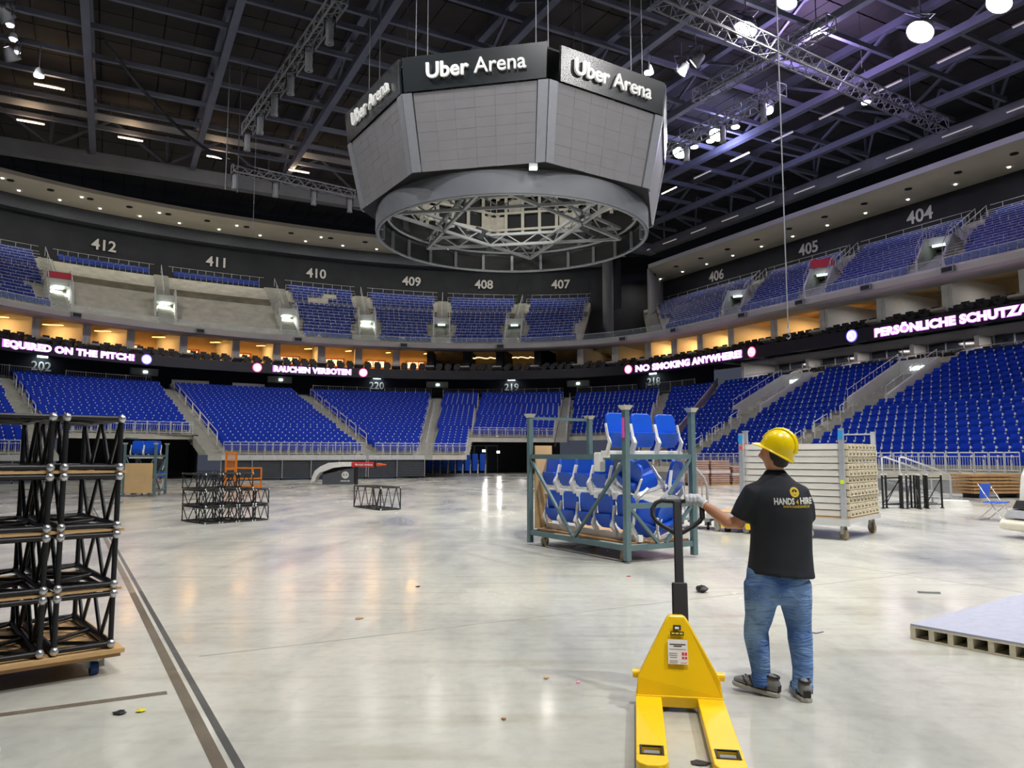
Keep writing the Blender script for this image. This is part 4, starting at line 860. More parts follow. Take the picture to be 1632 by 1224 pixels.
box_truss('lighting_truss', W(5.6, -3.2, 22), W(29.8, -1.0, 22), .75, 'long silver box truss crossing the upper right', 40, rr=.05)
box_truss('lighting_truss', W(15.1, 4.8, 23.0), W(15.6, -4.4, 23.0), .7, 'silver box truss crossing behind the long truss', 16, rr=.045)
box_truss('lighting_truss', W(-6.8, 3.4, 22), W(-8.3, 20, 22), .6, 'dark lighting truss with lanterns at upper left', 26, M_gry, rr=.05)
box_truss('lighting_truss', W(-8.2, 27, 22), W(1.0, 28.4, 22), .6, 'dark lighting truss left of the video cube', 18, M_gry, rr=.05)
box_truss('lighting_truss', W(17.3, 17, 22.2), W(17.6, .6, 22.2), .7, 'dark lamp row truss right of the video cube', 24, M_gry, rr=.05)
def lantern(p, label, grp):
    e = empty('stage_lantern', p, 0, label, 'lantern', grp); m = MB(); m.lathe([(.02, 0), (.16, -.05), (.2, -.35), (.17, -.8), (.22, -1.05), (.05, -1.08)], 12); m.build('body', M_gry, e); m = MB(); m.path([(-.24, 0, -.5), (-.24, 0, .2), (.24, 0, .2), (.24, 0, -.5)], .03, 6); m.build('yoke', M_black, e)
for k in range(6): p = W(lerp(-6.9, -8.3, k / 5), lerp(5, 19.6, k / 5), 21.6); lantern(p, 'hanging grey stage lantern on the upper left truss, %s from the top' % ORD[k], 'lanterns on the upper left truss')
for k in range(4): lantern(W(-8 + k * 2.9, 27.1 + k * .42, 21.6), 'grey stage lantern on the truss left of the cube, %s from the left' % ORD[k], 'lanterns left of the cube')
for k in range(5): lantern(W(17.4, 15 - k * 3.3, 21.8), 'grey stage lantern on the lamp row right of the cube, %s from the cube' % ORD[k], 'lanterns right of the cube')
# ---- wires and chains
def wire(p, z0, label, r=.014):
    m = MB(); m.tube(Vector((p.x, p.y, z0)), Vector((p.x, p.y, ZB + 1)), r, 5); return tag(m.build('hanging_wire', M_rope), label, 'wire')
def px_wire(s_, t_, z0, label, r=.014): return wire(W(s_, t_, 0), z0, label, r)
h = empty('hook_wire', Vector((8.9, 24, 5.05)), 0, 'long hanging wire with a hook over the right stand', 'wire')
m = MB(); m.tube((0, 0, .5), (0, 0, 20), .022, 6); m.build('cable', M_rope, h); m = MB(); m.path([(.0, 0, .5), (.06, 0, .43), (.07, 0, .34), (0, 0, .28), (-.06, 0, .33)], .018, 6); m.build('hook', M_rope, h); m = MB(); m.tube((0, 0, .48), (0, 0, .62), .05, 8); m.build('weight', M_gry, h)
px_wire(19.5, -3.1, 22.2, 'thin wire holding the long silver truss, right'); px_wire(26, -1.5, 22.2, 'thin wire at the far end of the silver truss'); px_wire(-8, 18.2, 14.8, 'thin wire at the left side with a small hook')
m = MB(); P = []
for k in range(13):
    f = k / 12; P.append(W(lerp(-16.4, -6.5, f), lerp(17.5, 27, f), lerp(24.6, 22.2, f) - 1.6 * math.sin(math.pi * f)))
m.path(P, .1, 6); tag(m.build('cable_bundle', M_cabl), 'thick black cable sagging across the upper left', 'cable')
for k, (s_, t_) in enumerate(((-9.6, 18.6), (-8.9, 18.8))): px_wire(s_, t_, 17.5, 'cable drop beside the left truss, %s' % ('left', 'right')[k], .03)
# ================================================================ VIDEO CUBE
VC = empty('video_cube', (0, 32, 10.95), 0, 'large grey octagonal video cube hanging under the roof', 'video cube')
M_scr = mat('switched_off_led_grey', srgb(112, 112, 115), .55, var=.05, scale=2)
M_scr2 = mat('led_ring_grey', srgb(86, 90, 96), .45, var=.06, scale=1)
M_ban = mat('glossy_black_banner', srgb(30, 36, 40), .26, 0, var=.08, scale=.6, spec=.8)
M_sil = mat('cube_corner_silver', srgb(140, 144, 150), .4, .4, var=.05)
M_let = mat('white_letter_face', srgb(240, 240, 238), .4, var=.02, emit=.05, ecol=(1, 1, 1))
M_letd = mat('letter_return_grey', srgb(120, 122, 126), .5, var=.03)
M_back = mat('screen_back_cream', srgb(206, 202, 190), .6, var=.12, scale=3)
zb, zm, zt = .95, 3.70, 4.98
def oct_pt(k, R, z): a = math.radians(-102 + 45 * k - 22.5); return Vector((R * math.cos(a), R * math.sin(a), z))
RB0, RB1, RB2 = 6.42, 7.02, 7.12
for k in range(8):
    vis = k in (7, 0, 1)
    a0, a1, b1, b0 = oct_pt(k, RB0, zb), oct_pt(k + 1, RB0, zb), oct_pt(k + 1, RB1, zm), oct_pt(k, RB1, zm)
    nrm = (a1 - a0).cross(b0 - a0).normalized()
    cut = lambda p, q, f: p.lerp(q, f)
    A0, A1, B0, B1 = cut(a0, a1, .075), cut(a0, a1, .925), cut(b0, b1, .075), cut(b0, b1, .925)
    m = MB(); m.prism([A0 - nrm * .2, A1 - nrm * .2, B1 - nrm * .2, B0 - nrm * .2], nrm * .194)
    sc = m.build('screen', mat('screen_seam_grey', srgb(90, 90, 92), .6, var=.04), VC)
    nc, nr = 6, 8
    if vis:
        for i in range(nc):
            for j in range(nr):
                g = lambda u, v: A0.lerp(A1, u).lerp(B0.lerp(B1, u), v)
                e0 = .0009; jit = random.uniform(-.004, .004)
                q = [g(i / nc + e0, j / nr + e0), g((i + 1) / nc - e0, j / nr + e0), g((i + 1) / nc - e0, (j + 1) / nr - e0), g(i / nc + e0, (j + 1) / nr - e0)]
                t = MB(); t.prism([p_ - nrm * .03 for p_ in q], nrm * (.03 + jit)); t.build('led_tile', M_scr, sc)
    else:
        t = MB(); t.prism([A0 - nrm * .03, A1 - nrm * .03, B1 - nrm * .03, B0 - nrm * .03], nrm * .03); t.build('led_face', M_scr, sc)
    for w0, w1 in ((0, .068), (.932, 1)):
        c0, c1, d0, d1 = cut(a0, a1, w0), cut(a0, a1, w1), cut(b0, b1, w0), cut(b0, b1, w1)
        m = MB(); m.prism([c0 - nrm * .25, c1 - nrm * .25, d1 - nrm * .25, d0 - nrm * .25], nrm * .31); m.build('corner_strip', M_sil, VC)
    # banner with lettering
    f0, f1 = (.02, .98) if k != 1 else (.09, .99)
    p0, p1 = oct_pt(k, RB1 + .08, zm + .03), oct_pt(k + 1, RB1 + .08, zm + .03); q0, q1 = oct_pt(k, RB2 + .12, zt), oct_pt(k + 1, RB2 + .12, zt)
    m = MB(); m.prism([cut(p0, p1, f0) - nrm * .12, cut(p0, p1, f1) - nrm * .12, cut(q0, q1, f1) - nrm * .12, cut(q0, q1, f0) - nrm * .12], nrm * .12); bn = m.build('banner', M_ban, VC)
    if vis:
        c = (cut(p0, p1, .5) + cut(q0, q1, .5)) / 2; x = (p1 - p0).normalized(); y = (cut(q0, q1, .5) - cut(p0, p1, .5)).normalized()
        F = frame(c + nrm * .1, x, y)
        for body, off, bold, al in (('Uber', -.16, .019, 'RIGHT'), ('Arena', .06, .004, 'LEFT')):
            M2 = F @ Matrix.Translation((off, 0, 0)); text('lettering', body, .76, M_let, M2, bn, extr=.05, bold=bold, spacing=1.0, align=al)
    # underside and back structure
    i0, i1 = oct_pt(k, 5.6, zb - .02), oct_pt(k + 1, 5.6, zb - .02)
    m = MB(); m.prism([a0, a1, i1, i0], (0, 0, .05)); m.build('underside_plate', M_black, VC)
    n2 = Vector((nrm.x, nrm.y, 0)).normalized(); mid = (a0 + a1) / 2 - n2 * 1.1; xd = (a1 - a0).normalized()
    for i in range(5):
        for j in range(3):
            pz = .95 + .85 * j; m = MB(); m.box(mid + xd * (-1.7 + .85 * i) + Vector((0, 0, pz + .35)), (.62, .3, .66), Matrix((xd, n2, Vector((0, 0, 1)))).transposed()); m.build('screen_cabinet', M_dark if (i + j) % 4 else M_back, VC)
    for i in range(6): m = MB(); m.bar(mid + xd * (-2.12 + .85 * i) - n2 * .25 + Vector((0, 0, .7)), mid + xd * (-2.12 + .85 * i) - n2 * .25 + Vector((0, 0, 4.2)), .15, .1); m.build('upright', M_back, VC)
    for z in (.9, 1.75, 2.6, 3.45): m = MB(); m.bar(mid - xd * 2.2 - n2 * .32 + Vector((0, 0, z)), mid + xd * 2.2 - n2 * .32 + Vector((0, 0, z)), .08, .1); m.build('cross_rail', M_back, VC)
# lower LED ring with posts
N = 64; RR = 5.85
def circ(R, z, n=N): return [Vector((R * math.cos(2 * math.pi * i / n), R * math.sin(2 * math.pi * i / n), z)) for i in range(n + 1)]
m = MB(); m.strip(circ(RR, 0), circ(RR, .88), smooth=True); m.strip(circ(RR - .12, .88), circ(RR - .12, 0), smooth=True); m.strip(circ(RR - .12, 0), circ(RR, 0)); m.strip(circ(RR, .88), circ(RR - .12, .88)); m.build('led_ring', M_scr2, VC)
m = MB(); m.path(circ(RR - .1, .02)[:-1], .07, 8, closed=True); m.build('bottom_rim', M_sil, VC)
m = MB(); m.path(circ(RR - .45, .88)[:-1], .06, 8, closed=True); m.build('inner_rim', M_gry, VC)
for i in range(24):
    a = 2 * math.pi * i / 24; d = Vector((math.cos(a), math.sin(a), 0)); m = MB(); m.bar(d * (RR - .24), d * (RR - .24) + Vector((0, 0, .8)), .13, .1); m.build('ring_post', M_sil, VC)
for i in range(24):
    a = 2 * math.pi * (i + .5) / 24; d = Vector((math.cos(a), math.sin(a), 0)); m = MB(); m.box(d * (RR - .19) + Vector((0, 0, .38)), (.04, 1.35, .62), Matrix.Rotation(a, 3, 'Z')); m.build('ring_back_panel', M_black, VC)
# inside trusses
pts = [Vector((5.3 * math.cos(a), 5.3 * math.sin(a), .55)) for a in (math.radians(20 + 60 * i) for i in range(6))]
for i in range(6):
    for h in (0, .5): m = MB(); m.bar(pts[i] + Vector((0, 0, h)), pts[(i + 2) % 6] + Vector((0, 0, h)), .12, .12); m.build('inner_beam', M_gry, VC)
    m = MB(); d = pts[(i + 2) % 6] - pts[i]
    for k in range(12): m.bar(pts[i] + d * (k / 12) + Vector((0, 0, .5 * (k % 2))), pts[i] + d * ((k + 1) / 12) + Vector((0, 0, .5 * ((k + 1) % 2))), .05, .05)
    m.build('inner_lacing', M_gry, VC)
for i, (x, y) in enumerate(((-3.9, -3.2), (2.2, -3.9), (3.6, 1.6), (-1.5, 2.8), (.8, -4.6))):
    m = MB(); m.box((x, y, 1.0), (.9, .5, .5), Matrix.Rotation(.5 * i, 3, 'Z') @ Matrix.Rotation(.4, 3, 'X')); m.build('loudspeaker', M_dark, VC)
m = MB(); m.prism([oct_pt(k, 6.9, zt - .1) for k in range(8)], (0, 0, .08)); m.build('top_plate', M_dark, VC)
m = MB(); m.box((.75, -6.2, .82), (.3, .25, .18)); m.build('lamp_housing', M_gry, VC); m = MB(); m.box((.75, -6.28, .72), (.26, .2, .03)); m.build('lamp_lens', M_lampw, VC)
lamp('cube_inner_fill', 'AREA', (0, 32, 14.2), 190, (1, .97, .9), 2.4, (0, 32, 5)); lamp('cube_inner_fill', 'AREA', (0, 32, 11.8), 70, (1, .97, .9), 2.0, (0, 36, 16))  # two unseen lights added to brighten the inside of the cube
for i, k in enumerate((0, 1, 2, 4, 6, 7)):
    q = oct_pt(k, 6.0, 0) + VC.location
    for d in (-.22, .22): m = MB(); m.tube((q.x + d, q.y, 10.95 + zt - .05), (q.x + d, q.y, 27.2), .018, 6); tag(m.build('suspension_cable', M_rope), '%s steel cable of the pair at the %s corner of the video cube' % ('left' if d < 0 else 'right', ('front left', 'front middle', 'front right', 'rear right', 'rear left', 'far left')[i]), 'cable', 'cables of the video cube')
# ================================================================ THINGS ON THE FLOOR
M_green = mat('grey_green_steel', srgb(92, 116, 120), .45, .15, var=.1, scale=3)
M_ply = mat('plywood', srgb(196, 160, 110), .65, var=.15, scale=3)
M_plye = mat('plywood_edge', srgb(170, 132, 88), .7, var=.15, scale=9)
M_yel = mat('yellow_enamel', srgb(255, 208, 0), .38, var=.03, scale=3, coat=.2)
M_rub = mat('black_rubber', srgb(30, 30, 32), .55, var=.1)
M_trs = mat('black_truss_paint', srgb(30, 31, 33), .4, .2, var=.2, scale=4)
M_conn = mat('chrome_connector', srgb(200, 202, 204), .25, .8, var=.08)
M_bluew = mat('blue_caster_rubber', srgb(20, 60, 120), .5, var=.1)
M_tan = mat('tan_board', srgb(198, 166, 118), .6, var=.08, scale=2)
M_pink = mat('pink_tape', srgb(232, 84, 190), .5, var=.03)
M_ora = mat('orange_paint', srgb(226, 130, 32), .45, var=.08)
M_paper = mat('white_paper', srgb(236, 232, 226), .6, var=.02)
M_ink = mat('black_ink', srgb(40, 40, 44), .6, var=.02)
M_inkg = mat('grey_ink', srgb(150, 150, 154), .6, var=.02)
M_inkr = mat('red_ink', srgb(214, 60, 60), .6, var=.02)
M_cast = mat('caster_plate', srgb(190, 188, 178), .45, .4, var=.1)
M_tyre = mat('caster_tyre', srgb(150, 136, 110), .5, var=.1)
def caster(parent, p, r=.09, mt=M_tyre, ang=0.0):
    w_ = MB(); d = Vector((math.cos(ang), math.sin(ang), 0)); c = Vector((p[0], p[1], r)); w_.tube(c - d * .025, c + d * .025, r, 14); wo = w_.build('wheel', mt, parent)
    f = MB(); top = p[2]; f.box((p[0], p[1], top - .01), (.12, .12, .02))
    for s_ in (-1, 1): f.bar(c + d * .04 * s_, Vector((p[0], p[1], top - .01)) + d * .04 * s_ + Vector((-d.y, d.x, 0)) * .02, .06, .012)
    f.build('caster_fork', M_cast, wo)
# ---- seat banks: a white beam with folded blue seats
def seat_unit(parent, x, tilt=0.0, y=0.0, z=0.0, m_=M_bluec, hi=1.0):
    def tr(p): p = Vector(p); return Vector((p.x + x, y + p.y * math.cos(tilt) - p.z * math.sin(tilt), z + p.y * math.sin(tilt) + p.z * math.cos(tilt)))
    b = MB(); prof = [(-.205, .16), (-.215, .34), (-.21, .5), (-.19, .56), (-.15, .59), (.15, .59), (.19, .56), (.21, .5), (.215, .34), (.205, .16)]
    n = len(prof); fr = [tr((a, -.02 - .05 * ((c - .16) / .43) ** 2 * 0 + .10 * (c - .16), c)) for a, c in prof]; bk = [tr((a * .97, .035 + .10 * (c - .16), c)) for a, c in prof]
    b.add(fr + bk, [tuple(range(n)), tuple(range(2 * n - 1, n - 1, -1))] + [(i, n + i, n + (i + 1) % n, (i + 1) % n) for i in range(n)]); bo = b.build('backrest', m_, parent); bevel(bo, .012, 2)
    p = MB(); prof2 = [(-.19, .1), (-.2, .2), (-.18, .285), (.18, .285), (.2, .2), (.19, .1), (.12, .05), (-.12, .05)]; n = len(prof2)
    fr = [tr((a, -.035 - .3 * (c - .05), c)) for a, c in prof2]; bk = [tr((a, .0 - .1 * (c - .05), c)) for a, c in prof2]
    p.add(fr + bk, [tuple(range(n - 1, -1, -1)), tuple(range(n, 2 * n))] + [(i, (i + 1) % n, n + (i + 1) % n, n + i) for i in range(n)]); bevel(p.build('seat_pan', m_, parent), .012, 2)
    for s_ in (-1, 1):
        q = MB(); q.bar(tr((s_ * .235, -.06, .2)), tr((s_ * .235, .0, .42)), .022, .05); q.bar(tr((s_ * .235, -.06, .2)), tr((s_ * .235, -.11, .12)), .03, .06); q.bar(tr((s_ * .235, -.11, .14)), tr((s_ * .235, -.02, -.06)), .035, .07); bevel(q.build('bracket', M_white, parent), .006, 1)
def bank(loc, rz, n, label, pitch=.51, tilt=0.0, L=None):
    e = empty('seat_bank', loc, rz, label, 'seat bank', 'folded seat banks on the green rack'); L = L or n * pitch + .1
    m = MB(); m.box((0, 0, -.06), (L, .09, .11)); bevel(m.build('beam', M_white, e), .008, 1)
    for i in range(n): seat_unit(e, (i - (n - 1) / 2) * pitch, tilt)
    return e
def rack(loc, rz, label, LX=2.76, LY=1.34, H=2.36):
    e = empty('stacking_rack', loc, rz, label, 'rack')
    for i, (x, y) in enumerate(((0, 0), (LX, 0), (LX, LY), (0, LY))):
        m = MB(); m.box((x, y, H / 2 + .02), (.085, .085, H - .04)); po = m.build('post', M_green, e)
        m = MB(); sx, sy = .05, .05; m.add([(x - sx, y - sy, H - .07), (x + sx, y - sy, H - .07), (x + sx, y + sy, H - .07), (x - sx, y + sy, H - .07), (x - .085, y - .085, H), (x + .085, y - .085, H), (x + .085, y + .085, H), (x - .085, y + .085, H)], [(0, 1, 5, 4), (1, 2, 6, 5), (2, 3, 7, 6), (3, 0, 4, 7), (4, 5, 6, 7), (3, 2, 1, 0)]); m.build('stacking_cup', M_cast, po)
    def beam(a, b, w_=.06, h=.08): m = MB(); m.bar(a, b, w_, h); return m.build('beam', M_green, e)
    for y in (0, LY): beam((0, y, .22), (LX, y, .22)); beam((0, y, 1.58), (LX, y, 1.58))
    for x in (0, LX): beam((x, 0, .22), (x, LY, .22))
    beam((0, 0, 2.28), (0, LY, 2.28), .04, .05); beam((LX, 0, .84), (LX, LY, .84)); beam((LX, 0, 1.58), (LX, LY, 1.58)); beam((LX * .5, 0, .22), (LX * .5, LY, .22))
    def brace(a, b): m = MB(); m.bar(a, b, .045, .045); return m.build('brace', M_green, e)
    for y in (-.01, LY + .01): brace((.06, y, 1.52), (LX * .5 - .02, y, .26)); brace((LX * .5 + .02, y, .26), (LX - .06, y, 1.5))
    brace((LX + .01, .06, .8), (LX + .01, LY * .45, .26)); brace((LX + .01, LY - .06, .8), (LX + .01, LY * .55, .26)); brace((LX + .01, LY - .06, 1.54), (LX + .01, LY * .62, 1.0))
    for x, y in ((.3, .12), (LX - .22, .12), (LX - .2, LY - .15), (.3, LY - .15)): caster(e, (x, y, .18), .085, ang=.3)
    return e
rzR = math.atan2(-2.38, 1.39); L0 = Vector((.33, 13.8, 0)); ux_ = Vector((1.39, -2.38, 0)).normalized(); uy_ = Vector((2.38, 1.39, 0)).normalized()
def RP(x, y, z): return L0 + ux_ * x + uy_ * y + Vector((0, 0, z))
rk = rack(L0, rzR, 'grey-green steel rack loaded with blue folded seats beside the pallet truck')
m = MB(); m.box((2.76 - .0, -.05, 2.02), (.05, .012, .3)); m.build('pink_tape', M_pink, rk)
m = MB(); m.box((1.38, .7, .275), (2.6, 1.2, .03)); m.build('base_board', M_plye, rk)
bank(RP(1.42, .3, .40), rzR, 5, 'bottom row of five blue folded seats leaning in the green rack', tilt=.16, pitch=.5)
bank(RP(1.06, .28, 1.02), rzR, 4, 'middle row of four blue folded seats in the green rack', pitch=.5, L=2.2)
bank(RP(2.36, .66, 1.68), rzR + math.pi / 2 , 3, 'top row of three blue folded seats across the green rack', pitch=.5)
for i, (x, y, z, a, b, c, lab) in enumerate(((2.35, .35, 1.05, .9, .5, .3, 'loose blue seat lying tilted at the end of the green rack, uppermost'), (2.4, .75, 1.0, -.5, -.4, 1.2, 'loose blue seat standing askew behind the end beam'), (2.5, 1.05, .95, .2, .35, 2.0, 'loose blue seat leaning at the rear end post'), (2.4, .5, .32, .6, .25, 1.0, 'loose blue seat with white frame low at the rack end'), (2.5, .9, .34, -.4, .5, 1.7, 'loose blue seat low behind the end brace'))):
    e = empty('loose_seat', RP(x, y, z), rzR + c, lab, 'seat', 'loose seats in the green rack'); e.rotation_euler = (b, a * .6, rzR + c); seat_unit(e, 0)
    m = MB(); m.bar((-.26, -.08, .02), (.26, -.08, .02), .05, .05); m.bar((.24, -.2, -.02), (.24, .2, .1), .04, .05); m.build('frame', M_white, e)
m = MB(); m.box((0, 0, 0), (.16, .12, .3)); bevel(m.build('hanging_bracket', M_white, rk), .02, 2).location = (2.15, -.04, 1.5)
bo = MB(); bo.box((0, 0, .74), (.36, .03, 1.48)); o = bo.build('leaning_board', M_tan); o.location = RP(.1, .22, .3); o.rotation_euler = (0, -.0, rzR + math.pi / 2); tag(o, 'tan wooden board upright at the left end of the green rack', 'board')
# second rack far left with tan front board
rk2 = rack(Vector((-15.15, 29.6, 0)), .12, 'farther seat rack with a tan front board left of the truss pile', LX=1.15, LY=1.3, H=2.1)
m = MB(); m.box((.55, -.03, .72), (1.06, .02, 1.16)); m.build('front_board', M_tan, rk2)
bank(Vector((-14.6, 30.0, 1.6)), .12, 2, 'two blue folded seats on the farther rack', pitch=.5); bank(Vector((-14.7, 30.6, 1.6)), .12, 2, 'two blue folded seats behind on the farther rack', pitch=.5)

# ---- pallet truck in the foreground
PJ = empty('pallet_truck', (1.05, 4.89, 0), -math.radians(9.2), 'yellow hand pallet truck with black handle in the foreground', 'pallet truck')
for s_ in (-1, 1):
    cx = s_ * .19; hw = .08; L = 1.08; pts = [(cx - hw, .06), (cx - hw, -L + .07), (cx - hw + .03, -L + .02), (cx - hw + .06, -L), (cx + hw - .06, -L), (cx + hw - .03, -L + .02), (cx + hw, -L + .07), (cx + hw, .06)]
    hole = (cx - .05, cx + .05, -L + .14, -L + .24)
    m = MB(); zt_, zb_ = .088, .028
    # fork deck built around the roller window
    def dk(x0, x1, y0, y1): m.box(((x0 + x1) / 2, (y0 + y1) / 2, (zt_ + zb_) / 2), (x1 - x0, y1 - y0, zt_ - zb_))
    dk(cx - hw, cx + hw, hole[3], .06); dk(cx - hw, hole[0], hole[2], hole[3]); dk(hole[1], cx + hw, hole[2], hole[3])
    tip = [(cx - hw, hole[2]), (cx - hw, -L + .06), (cx - hw + .015, -L + .025), (cx - hw + .05, -L), (cx + hw - .05, -L), (cx + hw - .015, -L + .025), (cx + hw, -L + .06), (cx + hw, hole[2])]
    m.prism([(x, y, zb_) for x, y in tip], (0, 0, zt_ - zb_)); fo = m.build('fork', M_yel, PJ); bevel(fo, .006, 2)
    r = MB(); r.tube((cx - .04, -L + .19, .05), (cx + .04, -L + .19, .05), .036, 18); r.build('roller', mat('grey_nylon', srgb(128, 130, 134), .4, var=.05), fo)
    r = MB(); [r.box((cx + q, -L + .19, zt_ + .001), (.012, .11, .006)) for q in (-.056, .056)]; [r.box((cx, -L + .19 + q, zt_ + .001), (.124, .012, .006)) for q in (-.056, .056)]; r.build('window_edge', M_rub, fo)
m = MB(); zz = .088
A = [(-.27, 0, zz), (.27, 0, zz), (.255, .02, .2), (.072, .15, .53), (.05, .165, .56), (-.05, .165, .56), (-.072, .15, .53), (-.255, .02, .2)]
Bq = [(x * .96, y + .05 + (.08 if z > .3 else .1), z - (.0 if z < .5 else .02)) for x, y, z in A]
n = len(A); m.add(A + Bq, [tuple(range(n)), tuple(range(2 * n - 1, n - 1, -1))] + [(i, n + i, n + (i + 1) % n, (i + 1) % n) for i in range(n)]); fr_ = m.build('mast_plate', M_yel, PJ); bevel(fr_, .012, 2)
m = MB(); m.box((0, .04, .062), (.54, .1, .07)); bevel(m.build('cross_member', M_yel, PJ), .008, 2)
for s_ in (-1, 1): m = MB(); m.tube((s_ * .24, .09, .2), (s_ * .288, .09, .2), .028, 12); m.build('pivot_pin', M_yel, PJ)
# plate stickers lie on the sloping plate
dv = Vector((0, .13, .33)).normalized(); F0 = frame(Vector((0, .0835, .36)) + dv.cross(Vector((1, 0, 0))) * .004 * -1, (1, 0, 0), dv); F0.translation -= F0.to_3x3() @ Vector((0, 0, -.006))
def onplate(name, x, y, w_, h, mm, z=.0, par=PJ):
    q = MB(); q.box((0, 0, 0), (w_, h, .002)); o = q.build(name, mm, par); o.matrix_local = F0 @ Matrix.Translation((x, y, z)); return o
stk = onplate('instruction_label', .0, -.015, .125, .15, M_paper)
onplate('brand_plate', .0, .135, .05, .03, M_ink); onplate('name_plate', .0, .098, .085, .024, M_ink)
onplate('plate_mark', 0, .132, .026, .014, M_paper, .0015); [onplate('plate_mark', q, .098, .02, .01, M_yel, .0015) for q in (-.026, 0, .026)]
for j, (x, y, w_, h, mm) in enumerate(((0, .045, .1, .006, M_ink), (0, .034, .05, .006, M_ink), (0, .016, .1, .003, M_inkg), (-.028, -.01, .05, .004, M_inkg), (-.028, -.022, .05, .004, M_inkg), (-.028, -.034, .045, .004, M_inkg), (.032, -.012, .014, .018, M_inkr), (.05, -.012, .014, .018, M_inkr), (.032, -.036, .014, .014, M_inkr), (.05, -.036, .014, .014, M_inkr), (-.028, -.055, .05, .004, M_inkg), (-.028, -.066, .05, .004, M_inkg), (.035, -.066, .04, .002, M_inkr))): onplate('print_line', x, y - .015, w_, h, mm, .0015)
# pump, steering wheels, tiller
m = MB(); m.tube((0, .22, .08), (0, .22, .5), .07, 16); m.build('pump', M_rub, PJ)
for s_ in (-1, 1): m = MB(); m.tube((s_ * .06, .24, .085), (s_ * .11, .24, .085), .085, 18); m.build('steer_wheel', M_rub, PJ)
T0_, T1_ = Vector((.03, .24, .42)), Vector((.045, .63, 1.27)); dT = (T1_ - T0_).normalized()
m = MB(); m.bar(T0_, T0_ + dT * .34, .105, .075); bevel(m.build('tiller_base', M_rub, PJ), .012, 2)
m = MB(); m.bar(T0_ + dT * .3, T1_, .062, .05); bevel(m.build('tiller_arm', M_rub, PJ), .01, 2)
xh = Vector((1, 0, 0)); zh = dT
loop = [(-.03, .0), (-.12, .005), (-.165, -.015), (-.19, -.06), (-.188, -.11), (-.165, -.15), (-.11, -.19), (-.03, -.235), (.03, -.235), (.11, -.19), (.165, -.15), (.188, -.11), (.19, -.06), (.165, -.015), (.12, .005), (.03, .0)]
m = MB(); m.path([T1_ + xh * a * .93 + zh * b for a, b in loop], .0165, 10, closed=True); m.build('handle_loop', M_rub, PJ)
m = MB(); m.path([T1_ + xh * .172 + zh * q + Vector((0, -.0, 0)) for q in (-.13, -.1, -.06, -.03)], .02, 10); m.build('release_lever', M_rub, PJ)

# ---- truss pieces
def truss_piece(name, O, U, V, z, wd, L, label, group, bays=4, rr=.022, mt=M_trs, curve=0.0):
    e = empty(name, Vector((O.x, O.y, z)), 0, label, 'truss', group); U, V = U.normalized(), V.normalized(); Z = Vector((0, 0, 1)); r = rr
    cs = [U * r + Z * r, U * (wd - r) + Z * r, U * (wd - r) + Z * (wd - r), U * r + Z * (wd - r)]
    for c in cs: m = MB(); m.tube(c, c + V * L, r, 10); m.build('chord', mt, e)
    for f in range(4):
        c0, c1 = cs[f], cs[(f + 1) % 4]; m = MB()
        for k in range(bays): a, b = (c0, c1) if k % 2 == 0 else (c1, c0); m.tube(a + V * (L * k / bays), b + V * (L * (k + 1) / bays), r * .62, 7)
        m.tube(c0, c1, r * .8, 8); m.tube(c0 + V * L, c1 + V * L, r * .8, 8); m.build('lacing', mt, e)
    for c in cs:
        for q in (-.012, L + .012):
            m = MB(); cc = c + V * q; m.lathe([(.0, -r * 1.35), (r * .8, -r * 1.1), (r * 1.35, 0), (r * .8, r * 1.1), (0, r * 1.35)], 10, cc); m.build('connector', M_conn, e)
    return e
FO = Vector((-2.93, 5.72, 0)); FU = Vector((-.76, -.65, 0)); FV = Vector((-.65, .76, 0))
lv = ('bottom', 'second', 'third', 'top'); cl_ = ('right', 'left', 'outer left')
for li in range(4):
    z = .2 + .43 * li
    for ci in range(3):
        if ci == 2 and li > 2: continue
        truss_piece('truss_section', FO + FU * (.01 + .45 * ci), FU, FV, z, .41, 1.25, 'black box truss section, %s level, %s column of the near dolly' % (lv[li], cl_[ci]), 'truss sections on the near dolly', bays=4, rr=.024)
    if li:
        for k, q in enumerate((.03, 1.1)):
            m = MB(); c = FO + FU * .66 + FV * q; R_ = Matrix((FU, FV, Vector((0, 0, 1)))).transposed(); m.box(c + Vector((0, 0, z - .01)), (1.36, .08, .018), R_); tag(m.build('batten', M_ply), 'thin wooden batten under the %s truss level, %s end' % (lv[li], ('front', 'rear')[k]), 'batten')
DL = empty('truss_dolly', FO, 0, 'plywood dolly with blue casters under the black truss stack', 'dolly'); R_ = Matrix((FU.normalized(), FV.normalized(), Vector((0, 0, 1)))).transposed()
m = MB(); m.box(FU * .7 + FV * .62 + Vector((0, 0, .175)), (1.5, 1.36, .03), R_); m.build('deck', M_ply, DL)
m = MB(); m.box(FU * .7 + FV * .62 + Vector((0, 0, .145)), (1.46, 1.3, .03), R_); m.build('lower_deck', M_plye, DL)
for a, b in ((.12, .08), (1.28, .08), (.12, 1.16), (1.28, 1.16)): q = FU * a + FV * b; caster(DL, (q.x, q.y, .13), .05, M_bluew, .7)
